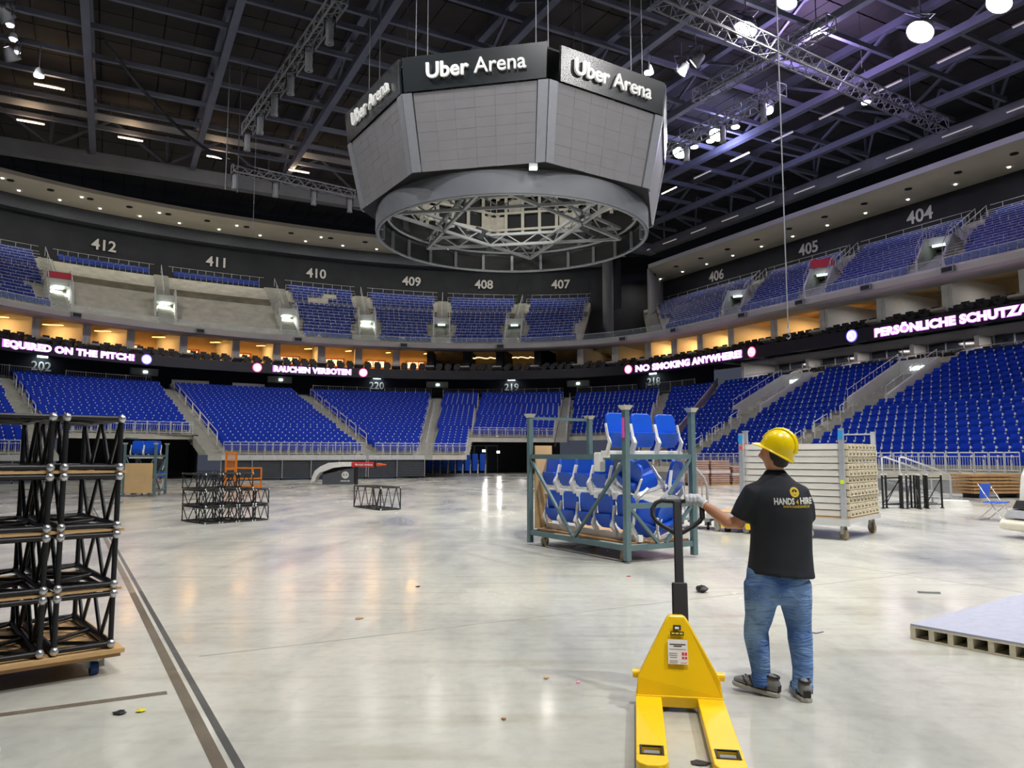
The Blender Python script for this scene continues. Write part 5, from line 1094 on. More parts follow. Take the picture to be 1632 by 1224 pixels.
# middle pile
GO = Vector((-7.17, 17.76, 0)); GU = Vector((.94, 1.02, 0)).normalized(); GV = Vector((-1.01, 1.02, 0)).normalized()
for li in range(3):
    for ci in range(4 if li < 2 else 3):
        truss_piece('truss_section', GO + GU * (.42 * ci - (.0 if li < 2 else .02)), GU, GV, .395 * li, .385, 1.35 if ci < 3 else .8, 'black truss section of the pile by the orange cage, %s layer, %s' % (('lowest', 'middle', 'uppermost')[li], ('frontmost', 'second', 'third', 'rearmost')[ci]), 'truss sections of the middle pile', bays=4, rr=.018)
HO = Vector((-3.85, 22.17, 0)); HV = Vector((-1.11, 1.61, 0)).normalized(); HU = Vector((1.61, 1.11, 0)).normalized()
truss_piece('truss_section', HO, HU, HV, 0, .68, 1.95, 'single larger black truss section alone on the floor', None, bays=7, rr=.022)
# ---- orange work cage
OC = empty('work_cage', (-13.6, 36.0, 0), -.12, 'orange steel work cage behind the truss pile', 'cage')
m = MB()
for x, y in ((0, 0), (.52, 0)): m.bar((x, y, 0), (x, y, 1.75), .07, .07)
for z in (.02, .95, 1.75): m.bar((0, 0, z), (.52, 0, z), .06, .06)
m.build('mast_frame', M_ora, OC)
m = MB()
for k in range(1, 9): m.bar((.52 * k / 9, 0, .95), (.52 * k / 9, 0, 1.75), .015, .015)
for k in range(1, 10): m.bar((0, 0, .95 + .08 * k), (.52, 0, .95 + .08 * k), .015, .015)
m.build('mesh_panel', M_ora, OC)
m = MB()
for x in (0, 1.35):
    for y in (0, .9): m.bar((x, y, 0), (x, y, 1.0), .06, .06)
for z in (.5, 1.0):
    for y in (0, .9): m.bar((0, y, z), (1.35, y, z), .06, .06)
    for x in (0, 1.35): m.bar((x, 0, z), (x, .9, z), .06, .06)
m.build('basket_rail', M_ora, OC); m = MB(); m.box((.67, .45, .12), (1.4, .95, .14)); m.build('basket_floor', M_ora, OC)
# ---- advertising ramp with white cover
MO = empty('sponsor_ramp', (-10.55, 42.2, 0), 0, 'dark sponsor board with round logo beneath a white drooping cover', 'board')
M_mb = mat('sponsor_board_grey', srgb(84, 88, 94), .5, var=.05)
m = MB(); m.prism([(0, 0, 0), (1.75, 0, 0), (1.75, 0, .88), (.28, 0, .6), (.1, 0, .52), (0, 0, .36)], (0, .3, 0)); bd_ = m.build('side_panel', M_mb, MO)
m = MB(); m.prism([(1.77, 0, 0), (1.92, 0, 0), (1.92, 0, 1.02), (1.77, 0, .92)], (0, .32, 0)); m.build('end_post', M_black, MO)
m = MB(); m.prism([(-.05, .35, .55), (1.9, .35, 1.0), (1.9, .35, 1.1), (-.05, .35, .95)], (0, .3, 0)); m.build('rear_panel', M_black, MO)
m = MB(); m.tube((1.27, -.005, .52), (1.27, -.02, .52), .2, 28); lg = m.build('logo_disc', M_paper, bd_)
m = MB()
for s_ in (-1, 1):
    q = [(s_ * .015, -.09), (s_ * .07, .1), (s_ * .085, .1), (s_ * .14, -.07), (s_ * .1, -.03), (s_ * .078, .03), (s_ * .05, -.03)]
    m.prism([(1.27 + a, -.022, .52 + b) for a, b in q], (0, -.006, 0))
m.build('logo_mark', M_mb, bd_)
text('logo_lettering', 'motorola', .135, M_paper, frame((1.27, -.01, .2), (1, 0, 0), (0, 0, 1)), bd_, extr=.004, bold=.003)
m = MB(); path_ = [(-.62, .12), (-.56, .42), (-.42, .75), (-.1, 1.0), (.35, 1.2), (1.0, 1.24), (1.62, 1.24)]; low = [(-.35, .2), (-.3, .42), (-.12, .66), (.15, .74), (.6, .92), (1.1, .98), (1.62, 1.0)]
fr = [Vector((x, -.1 + .02 * math.sin(x * 9), z)) for x, z in path_]; fl_ = [Vector((x, -.14 + .05 * math.sin(x * 7), z)) for x, z in low]
bk = [p + Vector((0, .7, 0)) for p in fr]; bl = [p + Vector((0, .7, 0)) for p in fl_]
m.strip(fl_, fr, smooth=True); m.strip(fr, bk, smooth=True); m.strip(bk, bl, smooth=True); m.strip(bl, fl_, smooth=True); m.add([fl_[0], fr[0], bk[0], bl[0]], [(0, 1, 2, 3)]); m.add([fl_[-1], fr[-1], bk[-1], bl[-1]], [(3, 2, 1, 0)]); m.build('white_cover', M_white, MO)
m = MB(); m.box((2.25, .22, 1.1), (1.25, .62, .27)); bevel(m.build('red_cushion', mat('red_vinyl', srgb(206, 44, 48), .45, var=.05), MO), .04, 2)
text('cushion_lettering', 'Turkish Airlines', .15, M_paper, frame((2.32, -.095, 1.09), (1, 0, 0), (0, 0, 1)), MO, extr=.003, bold=.003)
m = MB(); m.tube((1.88, -.1, 1.1), (1.88, -.105, 1.1), .055, 14); m.build('cushion_emblem', M_paper, MO)
m = MB(); m.box((2.93, .22, 1.12), (.08, .66, .4)); m.build('black_strap', M_black, MO); m = MB(); m.path([(2.97, .2, 1.08), (3.15, .2, 1.1), (3.5, .2, 1.09)], [.1, .08, .03], 8); m.build('orange_tip', mat('orange_plastic', srgb(232, 88, 30), .5, var=.05), MO)
m = MB(); m.box((1.84, .3, .98), (.1, .5, .1)); m.build('support', M_black, MO)
# ---- blue folded chairs on carts before the tunnel
for i in range(8):
    p = Vector((-6.75 + i * .62, 62.3 - i * .05, 0)); e = empty('folded_chair_stack', p, .0, 'tall stack of blue folded chairs before the tunnel, %s from the left' % ('first', 'second', 'third', 'fourth', 'fifth', 'sixth', 'seventh', 'eighth')[i], 'chairs', 'folded chairs at the tunnel')
    m = MB(); m.box((0, 0, 1.05), (.44, .3, 1.4)); bevel(m.build('seat_shells', M_bluec, e), .04, 2)
    m = MB()
    for k in range(5): x = .24 + .018 * k; m.bar((x, -.16, .02), (x - .03 * (k - 2), -.16, 1.25), .02, .03); m.bar((x - .06, -.17, .02), (x, -.17, .9), .018, .03)
    m.build('leg_frames', M_rail, e)
    m = MB(); m.box((.02, 0, .1), (.5, .4, .08)); m.build('cart', M_gry, e)
# ---- dolly with stacked white floor panels (right of the rack)
DP = Vector((6.35, 14.4, 0)); DX = Vector((-.755, .655, 0)).normalized(); DY = Vector((.655, .755, 0)).normalized(); rzD = math.atan2(-DX.y, -DX.x)   # local x runs to the near right corner
# local frame: origin at the near right corner, +x along the front away to the left is -x
PD = empty('panel_dolly', DP, rzD, 'white wheeled dolly with upright posts carrying floor panels', 'dolly')
m = MB(); m.box((-1.4, .95, .36), (2.9, 2.0, .09)); m.build('deck', M_rail, PD)
m = MB(); m.box((-1.4, .95, .415), (2.86, 1.96, .02)); m.build('deck_board', M_ply, PD)
m = MB(); m.box((-1.4, -.06, .33), (2.9, .05, .12)); m.build('side_beam', M_rail, PD)
for i, (x, y, h) in enumerate(((-.06, -.03, 2.12), (-2.06, -.03, 2.06), (-2.2, .5, 2.13), (-.7, 1.98, 2.1), (-.04, 1.98, 2.1))):
    q = MB(); q.box((x, y, (h + .3) / 2), (.09, .07, h - .3)); po = q.build('post', M_alu, PD)
    if i in (0, 1): q = MB(); q.box((x, y - .04, h - .12), (.085, .012, .16)); q.build('blue_tape', mat('blue_tape', srgb(40, 150, 214), .5, var=.03), po)
    if i in (1, 2): q = MB(); q.box((x + .01, y - .042, h - .3), (.07, .012, .05)); q.build('red_tape', mat('red_tape', srgb(232, 70, 60), .5, var=.03), po)
    if i in (0,): q = MB(); q.box((x, y - .042, 1.1), (.07, .012, .07)); q.build('lime_tape', mat('lime_tape', srgb(206, 230, 40), .5, var=.03), po)
for x, y in ((-.1, .06), (-.75, .06), (-2.05, .06), (-2.7, .1), (-.1, 1.85), (-2.7, 1.85)): caster(PD, (x, y, .31), .11, mat('white_caster', srgb(205, 200, 188), .5, var=.05) if x < -.5 else M_tyre, .9)
q = MB(); q.bar((-.7, 1.98, 2.05), (-.04, 1.98, 2.05), .03, .03); q.build('tie_bar', M_alu, PD)
M_pan = mat('white_panel_plastic', srgb(222, 220, 212), .5, var=.04, scale=2); M_pane = mat('cream_panel_end', srgb(214, 204, 178), .6, var=.08, scale=4)
words = ('lowest', 'second', 'third', 'fourth', 'fifth', 'sixth', 'seventh', 'eighth', 'ninth', 'tenth', 'topmost')
pmesh = MB(); pmesh.box((-1.0, .98, .062), (1.98, 1.86, .116)); pmesh.box((-1.0, .045, .03), (1.96, .03, .03)); pan_body = pmesh.mesh('body', M_pan)
em = MB(); em.box((.03, .98, .112), (.06, 1.86, .016)); em.box((.03, .98, .014), (.06, 1.86, .016))
for k in range(9): em.box((.03, .07 + k * .2275, .06), (.06, .05, .09))
for k in range(8): em.box((.04, .185 + k * .2275, .085), (.04, .1, .03))
pan_end = em.mesh('ribbed_end', M_pane)
for k in range(11):
    e = empty('floor_panel', DP + Vector((0, 0, .43 + .128 * k)) + DX * (.02 + .012 * ((k * 7) % 3)), rzD, 'white plastic floor panel with ribbed cream end, %s of the stack' % words[k], 'floor panel', 'stacked white floor panels')
    link('body', pan_body, e); link('ribbed_end', pan_end, e)
# yellow truck forks under the dolly
YT = empty('pallet_truck', DP + DX * 2.2 + DY * .5, rzD, 'second yellow pallet truck pushed under the white panel dolly', 'pallet truck')
m = MB(); m.box((-.27, 0, .15), (.16, 1.1, .12)); m.build('fork', M_yel, YT); m = MB(); m.box((.27, 0, .15), (.16, 1.1, .12)); m.build('fork', M_yel, YT); m = MB(); m.box((0, .4, .18), (.7, .3, .24)); m.build('body', M_yel, YT)
for s_ in (-1, 1): m = MB(); m.tube((s_ * .27 - .05, -.4, .05), (s_ * .27 + .05, -.4, .05), .05, 12); m.build('roller', M_rub, YT)
# rail trolley behind the rack
RT = empty('rail_trolley', (4.15, 16.6, 0), -.6, 'grey bar trolley with a sloping handrail behind the green rack', 'trolley')
m = MB(); m.path([(-.5, 0, 1.55), (-.3, 0, 1.5), (.05, 0, 1.12), (.12, 0, .95), (.12, 0, .3)], .028, 7); m.build('handrail', M_gry, RT)
for k in range(6): x = -.5 + .1 * k; m = MB(); m.tube((x, 0, .25), (x, 0, 1.5 - max(0, x + .3) * 1.05), .012, 5); m.build('bar', M_gry, RT)
m = MB(); m.box((-.2, .3, .22), (.8, .8, .06)); m.build('base', M_gry, RT)
for x, y in ((-.5, 0), (.12, 0), (-.5, .6), (.12, .6)): caster(RT, (x, y, .19), .09, M_rub, .4)
# wrapped pallets
M_bun = mat('brown_bundle', srgb(176, 142, 128), .6, var=.15, scale=2); M_wrap = mat('stretch_film', srgb(214, 200, 200), .25, var=.05)
def wrapped(loc, rz, wd, dp, n, label):
    e = empty('wrapped_pallet', loc, rz, label, 'pallet')
    for k in range(3): m = MB(); m.box((0, (k - 1) * dp * .44, .06), (wd, .1, .12)); m.build('skid', M_plye, e)
    for k in range(n): m = MB(); m.box((random.uniform(-.02, .02), 0, .18 + .11 * k), (wd * .98, dp * .98, .1)); bevel(m.build('bundle', M_bun, e), .03, 2)
    m = MB(); z = .18 + .11 * (n * .45); m.box((0, 0, z), (wd * 1.005, dp * 1.005, .16)); m.build('film_band', M_wrap, e)
wrapped((9.9, 41.2, 0), .25, 1.25, 1.1, 11, 'tall shrink-wrapped pallet of brown bundles, left'); wrapped((11.2, 41.7, 0), .25, 1.15, 1.1, 11, 'tall shrink-wrapped pallet of brown bundles, middle'); wrapped((12.5, 42.3, 0), .25, 1.0, 1.0, 8, 'lower pallet of brown bundles, right')
# grey floor-cover panels at the right edge
PO = Vector((3.50, 6.79, 0)); PX = Vector((.52, -.7, 0)).normalized(); PY = Vector((.775, .63, 0)).normalized()
M_cov = mat('grey_carpet_top', srgb(168, 172, 188), .85, var=.06, scale=14, bump=.15)
for k in range(2):
    e = empty('deck_panel', PO + PX * (.98 * k), math.atan2(PX.y, PX.x), 'grey-topped slotted floor panel lying at the right edge, %s' % ('farther', 'nearer')[k], 'floor panel', 'grey-topped floor panels')
    m = MB(); m.box((.485, 1.2, .118), (.965, 2.4, .022)); m.build('top', M_cov, e); m = MB(); m.box((.485, 1.2, .104), (.97, 2.41, .012)); m.build('skin', M_pane, e); m = MB(); m.box((.485, 1.2, .006), (.97, 2.41, .012)); m.build('bottom_skin', M_pane, e)
    for j in range(7): m = MB(); m.box((.485 + (j - 3) * .155, 1.2, .055), (.045, 2.4, .09)); m.build('rib', M_pane, e)
# ---- staging legs, stair rails, boards at right
def leg_frame(i, p, rz, label):
    e = empty('stage_leg_frame', p, rz, label, 'leg frame', 'black stage leg frames')
    for x in (-.3, .3):
        m = MB(); m.tube((x, 0, .02), (x, 0, 1.0), .03, 8); m.build('leg', M_trs, e); m = MB(); m.tube((x, 0, 1.0), (x, 0, 1.05), .05, 10); m.build('cap', M_rail, e); m = MB(); m.tube((x, 0, 0), (x, 0, .02), .06, 10); m.build('foot', M_trs, e)
    m = MB(); m.bar((-.3, 0, .12), (.3, 0, .12), .03); m.bar((-.3, 0, .92), (.3, 0, .92), .03); m.bar((-.3, 0, .15), (.3, 0, .9), .02); m.build('brace', M_trs, e)
ords = ('far left', 'second', 'third', 'fourth', 'fifth', 'sixth', 'seventh', 'far right')
for i in range(8): leg_frame(i, Vector((11.55 + .19 * i, 23.1 + .1 * ((i * 3) % 4), 0)), (.1, .4, 1.2, .9, 1.3, 1.0, 1.2, .3)[i], 'black stage leg frame with pale caps, %s of the cluster' % ords[i])
SR = empty('stair_rail_unit', (12.9, 25.2, 0), .12, 'aluminium stair unit with two sloping handrails', 'stair rails')
for y in (0, .95):
    m = MB(); m.path([(0, y, .0), (0, y, 1.52), (.12, y, 1.54), (1.75, y, 1.0), (1.8, y, .9), (1.8, y, 0)], .028, 8); m.build('handrail', M_alu, SR); m = MB(); m.tube((.05, y, .75), (1.8, y, .2), .025, 8); m.build('lower_rail', M_alu, SR)
    m = MB(); m.tube((.9, y, 0), (.9, y, 1.28), .022, 8); m.build('upright', M_alu, SR)
for k in range(4): m = MB(); m.box((.3 + .42 * k, .47, .78 - .2 * k), (.4, .9, .04)); m.build('tread', M_alu, SR)
for i in range(4):
    m = MB(); m.tube((0, 0, 0), (0, 0, .05), .5 - .03 * i, 20); o = m.build('round_base_plate', M_white); o.location = (13.9, 23.9, .05 * i); tag(o, 'round white base plate on the floor, %s of the pile' % ('lowest', 'second', 'third', 'top')[i], 'plate', 'round base plates')
for i in range(6):
    m = MB(); m.box((0, 0, 0), (2.3, 1.2, .09)); o = m.build('brown_board', M_plye); o.location = (18.4 + random.uniform(-.05, .05), 29.2, .22 + .125 * i); o.rotation_euler = (0, 0, .1); tag(o, 'brown wooden board in the pile behind the blue chair, %s' % ('lowest', 'second', 'third', 'fourth', 'fifth', 'topmost')[i], 'board', 'pile of brown boards')
for i in range(2): m = MB(); m.box((0, 0, .09), (.12, 1.1, .18)); o = m.build('timber_block', M_rub); o.location = (17.7 + 1.4 * i, 29.2, 0); tag(o, 'dark timber block under the brown boards, %s' % ('left', 'right')[i], 'block')
# blue folding chair
BC = empty('folding_chair', (11.95, 18.9, 0), .55, 'blue folding chair with chrome legs alone at the right', 'chair')
m = MB(); m.box((.05, .2, .72), (.44, .03, .36), Matrix.Rotation(.15, 3, 'X')); bevel(m.build('backrest', M_bluec, BC), .012, 2)
m = MB(); m.box((-.1, -.12, .455), (.44, .42, .03)); bevel(m.build('seat', M_bluec, BC), .012, 2)
for x in (-.28, .24):
    m = MB(); m.tube((x, -.35, 0), (x + .08, .24, .9), .013, 7); m.build('leg', M_conn, BC); m = MB(); m.tube((x, .25, 0), (x + .03, -.25, .46), .013, 7); m.build('leg', M_conn, BC)
m = MB(); m.tube((-.28, -.34, .02), (.24, -.34, .02), .012, 7); m.tube((-.28, .25, .02), (.24, .25, .02), .012, 7); m.build('stretcher', M_conn, BC)
# white floor-cleaning machine at the right edge
FM = empty('floor_scrubber', (10.38, 14.7, 0), .12, 'white ride-on floor cleaning machine cut by the right picture edge', 'machine')
m = MB(); pts = [(-.28, .3), (.9, .3), (.9, 1.5), (.1, 1.5), (-.05, 1.42), (-.16, 1.2), (-.2, .95), (-.24, .6)]; m.prism([(x, -.4, z) for x, z in pts], (0, .9, 0)); bevel(m.build('body', M_white, FM), .05, 3)
m = MB(); m.prism([(-.62, -.48, .14), (.9, -.48, .14), (.9, -.48, .32), (-.56, -.48, .36), (-.64, -.48, .28)], (0, 1.05, 0)); bevel(m.build('bumper', mat('cream_bumper', srgb(226, 222, 206), .5, var=.04), FM), .04, 3)
m = MB(); m.prism([(-.6, -.44, .38), (-.1, -.44, .36), (-.2, -.44, .56), (-.45, -.44, .54)], (0, .95, 0)); bevel(m.build('squeegee', M_gry, FM), .04, 2)
m = MB(); m.prism([(-.45, -.3, .56), (-.2, -.3, .58), (-.22, -.3, .7), (-.35, -.3, .72)], (0, .7, 0)); m.build('hose', M_black, FM)
m = MB(); m.box((-.14, -.41, 1.12), (.26, .02, .14)); lb = m.build('name_label', M_paper, FM); [MB().path([(-.2 + .07 * q + .028 * math.cos(a * .6283), -.422, 1.12 + .03 * math.sin(a * .6283)) for a in range(10)], .005, 5, closed=True).build('label_mark', mat('blue_ink', srgb(60, 70, 140), .6, var=.02), lb) for q in range(3)]
for x in (-.42, -.28): m = MB(); m.tube((x - .05, -.2, .11), (x + .05, -.2, .11), .11, 16); m.build('wheel', mat('brown_wheel', srgb(116, 84, 72), .55, var=.1), FM)
m = MB(); m.tube((.4, -.45, .12), (.4, -.35, .12), .12, 16); m.build('wheel', M_rub, FM)
# ---- litter
def lump(p, r, m_, name, label, sq=.5, n=7, seed=1):
    rnd = random.Random(seed); mb = MB(); vs = []; prof = [(0, -1), (.7, -.7), (1, 0), (.7, .7), (0, 1)]
    for j, (a, z) in enumerate(prof):
        for i in range(n): th = 2 * math.pi * i / n; k = rnd.uniform(.65, 1.2); vs.append((r * a * k * math.cos(th), r * a * k * math.sin(th), r * sq * (z * rnd.uniform(.8, 1.1) + 1)))
    fs = [(j * n + i, j * n + (i + 1) % n, (j + 1) * n + (i + 1) % n, (j + 1) * n + i) for j in range(4) for i in range(n)]
    mb.add(vs, fs); o = mb.build(name, m_); o.location = p; tag(o, label, 'litter'); return o
lump((2.23, 9.04, 0), .075, M_rub, 'crumpled_tape', 'crumpled black tape lump behind the pallet truck', .55, 9, 3)
lump((-2.33, 4.9, 0), .03, mat('yellow_scrap', srgb(220, 210, 40), .5, var=.05), 'paper_scrap', 'small yellow scrap beside the floor channel', .3, 6, 4)
lump((-2.44, 4.86, 0), .045, M_rub, 'paper_scrap', 'small dark scrap beside the yellow scrap', .2, 6, 5)
lump((.47, 5.5, 0), .02, mat('pink_scrap', srgb(240, 150, 190), .6, var=.03), 'paper_scrap', 'tiny pink scrap left of the pallet truck', .3, 6, 6)
lump((.25, 5.6, 0), .025, M_ply, 'paper_scrap', 'tiny brown scrap left of the pink scrap', .3, 6, 7)
lump((-1.5, 7.6, 0), .05, M_plye, 'paper_scrap', 'small brown leaf scrap on the open floor', .12, 6, 8); lump((-.05, 4.75, 0), .02, M_plye, 'paper_scrap', 'small tan scrap in the lower middle', .4, 6, 9); lump((1.55, 10.2, 0), .03, M_red, 'paper_scrap', 'tiny red scrap in front of the green rack', .2, 6, 10); lump((-1.15, 9.4, 0), .035, M_rub, 'paper_scrap', 'small black scrap in the middle of the floor', .2, 6, 11); lump((.98, 4.1, 0), .05, M_rub, 'paper_scrap', 'flat grey scrap between the truck forks', .08, 7, 12)
m = MB(); m.path([(2.55, 7.05, .006), (2.65, 7.0, .01), (2.75, 6.98, .006), (2.83, 7.03, .006)], .007, 5); tag(m.build('wire_offcut', M_gry), 'short bent wire offcut on the floor between the legs', 'litter')
m = MB(); m.bar((4.75, 9.0, .012), (4.98, 8.95, .012), .04, .02); tag(m.build('wood_sliver', M_gry), 'thin grey sliver on the floor above the grey panel', 'litter')
# ================================================================ PEOPLE
M_skin = mat('skin', srgb(196, 138, 102), .55, var=.06, scale=8)
M_tee = mat('black_tshirt_cotton', srgb(30, 34, 42), .85, var=.18, scale=7, bump=.1)
M_hair = mat('dark_hair', srgb(34, 26, 22), .6, var=.2, scale=30)
M_hat = mat('yellow_helmet_plastic', srgb(255, 222, 0), .3, var=.01, coat=.3)
M_glove = mat('grey_knit_glove', srgb(176, 178, 184), .8, var=.12, scale=40, bump=.2)
M_shoe = mat('grey_mesh_shoe', srgb(128, 128, 126), .7, var=.15, scale=30); M_shoed = mat('black_shoe_trim', srgb(40, 40, 42), .6, var=.1); M_sole = mat('pale_shoe_sole', srgb(176, 174, 166), .6, var=.08)
def jeans_mat():
    m = bpy.data.materials.new('blue_denim'); m.use_nodes = True; nt = m.node_tree; b = nt.nodes['Principled BSDF']; L = nt.links
    tc = nt.nodes.new('ShaderNodeTexCoord'); n1 = nt.nodes.new('ShaderNodeTexNoise'); n1.inputs['Scale'].default_value = 3.6; n1.inputs['Detail'].default_value = 3; L.new(tc.outputs['Object'], n1.inputs['Vector'])
    r = nt.nodes.new('ShaderNodeValToRGB'); e = r.color_ramp.elements; e[0].position = .36; e[0].color = (*srgb(44, 84, 150), 1); e[1].position = .64; e[1].color = (*srgb(132, 168, 216), 1); L.new(n1.outputs['Fac'], r.inputs['Fac']); L.new(r.outputs['Color'], b.inputs['Base Color'])
    mp = nt.nodes.new('ShaderNodeMapping'); mp.inputs['Scale'].default_value = (6, 6, 26); L.new(tc.outputs['Object'], mp.inputs['Vector']); n2 = nt.nodes.new('ShaderNodeTexNoise'); n2.inputs['Scale'].default_value = 1; n2.inputs['Distortion'].default_value = 1.5; L.new(mp.outputs['Vector'], n2.inputs['Vector'])
    bp = nt.nodes.new('ShaderNodeBump'); bp.inputs['Strength'].default_value = .9; bp.inputs['Distance'].default_value = .03; L.new(n2.outputs['Fac'], bp.inputs['Height']); L.new(bp.outputs['Normal'], b.inputs['Normal']); b.inputs['Roughness'].default_value = .85; return m
M_jean = jeans_mat()
def loft(mb, rings, n=18, mi=0):
    vs = []
    for c, a, b in rings:
        c, a, b = Vector(c), Vector(a), Vector(b)
        vs += [c + a * math.cos(2 * math.pi * i / n) + b * math.sin(2 * math.pi * i / n) for i in range(n)]
    m = len(rings); fs = [(j * n + i, j * n + (i + 1) % n, (j + 1) * n + (i + 1) % n, (j + 1) * n + i) for j in range(m - 1) for i in range(n)]
    fs += [tuple(range(n - 1, -1, -1)), tuple(range((m - 1) * n, m * n))]; mb.add(vs, fs, True, mi); return mb
def limb(mb, pts, rs, n=14):
    pts = [Vector(p) for p in pts]; rings = []; ref = Vector((1, 0, 0))
    for i, p in enumerate(pts):
        d = (pts[min(i + 1, len(pts) - 1)] - pts[max(i - 1, 0)]).normalized(); a = ref - d * ref.dot(d)
        if a.length < .15: a = Vector((0, 1, 0)) - d * d.y
        a.normalize(); b = d.cross(a); r = rs[i]; rx, ry = r if isinstance(r, tuple) else (r, r); rings.append((p, a * rx, b * ry))
    return loft(mb, rings, n)
def organic(o, vox=.012, it=6):
    r = o.modifiers.new('remesh', 'REMESH'); r.mode = 'VOXEL'; r.voxel_size = vox; r.use_smooth_shade = True
    s_ = o.modifiers.new('smooth', 'SMOOTH'); s_.iterations = it; s_.factor = .5; return o
PE = empty('person', (1.815, 5.25, 0), 0, 'person from behind in black T-shirt, jeans and yellow hard hat holding the truck handle', 'person')
# body: torso, neck, head, arms and legs as one surface
m = MB()
loft(m, [((.02, .0, z), (rx, 0, 0), (0, ry, 0)) for z, rx, ry in ((.66, .15, .11), (.8, .17, .12), (1.0, .16, .11), (1.2, .18, .12), (1.34, .18, .1), (1.42, .1, .075), (1.47, .058, .06))])
limb(m, [(.01, .01, 1.4), (.015, .02, 1.5), (.02, .03, 1.58)], [.058, .055, .057])
loft(m, [((.018, .035, z), (rx, 0, 0), (0, ry, 0)) for z, rx, ry in ((1.49, .04, .05), (1.515, .06, .072), (1.56, .074, .088), (1.62, .08, .094), (1.68, .076, .09), (1.72, .05, .06), (1.74, .02, .03))])
limb(m, [(-.15, 0, 1.36), (-.2, .02, 1.26), (-.255, .035, 1.12), (-.30, .07, 1.13), (-.38, .145, 1.20), (-.445, .2, 1.255)], [.06, .055, .046, .046, .040, .029])
limb(m, [(.15, 0, 1.34), (.195, .03, 1.22), (.22, .07, 1.08), (.19, .2, 1.02), (.15, .3, 1.03)], [.05, .048, .044, .038, .03])
for sx, xs in ((-1, (-.1, -.117, -.15, -.134, -.125)), (1, (.1, .116, .134, .134, .112))):
    limb(m, [(xs[0], 0, .72), (xs[1], 0, .6), (xs[2], .02, .4), (xs[3], 0 if sx < 0 else -.03, .18), (xs[4], .0 if sx < 0 else -.06, .07)], [.09, .08, .055, .045, .036])
limb(m, [(-.058, .06, 1.63), (-.066, .055, 1.605), (-.06, .05, 1.575)], [(.012, .02), (.014, .026), (.01, .014)]); limb(m, [(.096, .02, 1.63), (.1, .015, 1.605), (.096, .015, 1.575)], [(.012, .02), (.014, .026), (.01, .014)])
limb(m, [(-.035, .115, 1.63), (-.05, .14, 1.6), (-.04, .125, 1.58)], [.012, .016, .012])
bd = organic(m.build('body', M_skin, PE), .010, 5)
# T-shirt: torso and sleeves
m = MB()
loft(m, [((cx, cy, z), (rx, 0, tl), (0, ry, 0)) for z, cx, cy, rx, ry, tl in ((.785, .024, 0, .232, .160, -.02), (.83, .024, 0, .224, .150, -.012), (.95, .03, 0, .212, .142, -.01), (1.08, .036, 0, .208, .138, 0), (1.2, .036, 0, .212, .144, 0), (1.3, .03, .0, .206, .136, 0), (1.36, .022, .0, .18, .118, 0), (1.41, .016, .005, .145, .095, 0), (1.45, .014, .012, .105, .082, 0), (1.48, .014, .016, .076, .07, 0), (1.505, .015, .018, .066, .064, 0))], 24)
limb(m, [(-.09, 0, 1.375), (-.145, .0, 1.345), (-.19, .012, 1.26), (-.232, .03, 1.165)], [.06, .078, .08, .079]); limb(m, [(.11, 0, 1.375), (.165, .0, 1.34), (.205, .025, 1.25), (.225, .05, 1.15)], [.06, .076, .076, .072])
tee = organic(m.build('t_shirt', M_tee, PE), .011, 12)
# jeans
m = MB()
loft(m, [((0, 0, z), (rx, 0, 0), (0, ry, 0)) for z, rx, ry in ((.60, .13, .10), (.66, .2, .13), (.74, .215, .14), (.84, .205, .135))], 22)
limb(m, [(-.115, 0, .74), (-.118, 0, .62), (-.135, .005, .5), (-.152, .02, .42), (-.15, .02, .37), (-.14, .01, .26), (-.134, .005, .18), (-.13, .005, .13), (-.128, .0, .095), (-.127, -.005, .05)], [.115, .112, .092, .082, .085, .074, .066, .062, .07, .068])
limb(m, [(.115, 0, .74), (.118, 0, .62), (.13, .0, .5), (.137, .0, .42), (.136, -.01, .37), (.136, -.03, .26), (.134, -.045, .18), (.126, -.055, .11), (.12, -.06, .07), (.117, -.066, .03)], [.112, .11, .09, .08, .083, .073, .068, .066, .073, .068])
jn = organic(m.build('jeans', M_jean, PE), .011, 5)
M_st = mat('pale_stitching', srgb(150, 172, 200), .8, var=.05)
for k, (x0, x1) in enumerate(((-.165, -.03), (.055, .17))):
    m = MB(); ys = lambda x: -.148 * math.sqrt(max(.05, 1 - (x / .222) ** 2)) - .004; P = [(x0, .76), (x0 + .005, .66), ((x0 + x1) / 2, .635), (x1 - .005, .66), (x1, .76)]; m.path([(x, ys(x), z) for x, z in P], .0025, 5); o = m.build('pocket_seam', M_st, jn)
    sw_ = o.modifiers.new('wrap', 'SHRINKWRAP'); sw_.target = jn; sw_.wrap_method = 'NEAREST_SURFACEPOINT'; sw_.wrap_mode = 'OUTSIDE_SURFACE'; sw_.offset = .001
# printed back of the shirt
def printed(name, me, mm, x, z, dy=-.2):
    me.materials.clear(); me.materials.append(mm)
    for v in me.vertices: a, b = v.co.x, v.co.y; v.co = Vector((x + a, dy, z + b))
    o = link(name, me, tee); w_ = o.modifiers.new('wrap', 'SHRINKWRAP'); w_.target = tee; w_.wrap_method = 'PROJECT'; w_.use_project_y = True; w_.use_negative_direction = False; w_.use_positive_direction = True; w_.offset = -.0035; w_.wrap_mode = 'ABOVE_SURFACE'; w_.offset = .003
    return o
M_prw = mat('white_print', srgb(222, 222, 216), .8, var=.04); M_pry = mat('yellow_print', srgb(206, 178, 46), .8, var=.05)
def dense(me, cuts=2):
    import bmesh
    b = bmesh.new(); b.from_mesh(me); bmesh.ops.triangulate(b, faces=b.faces); es = [e for e in b.edges if e.calc_length() > .02]
    if es: bmesh.ops.subdivide_edges(b, edges=es, cuts=cuts)
    b.to_mesh(me); b.free(); return me
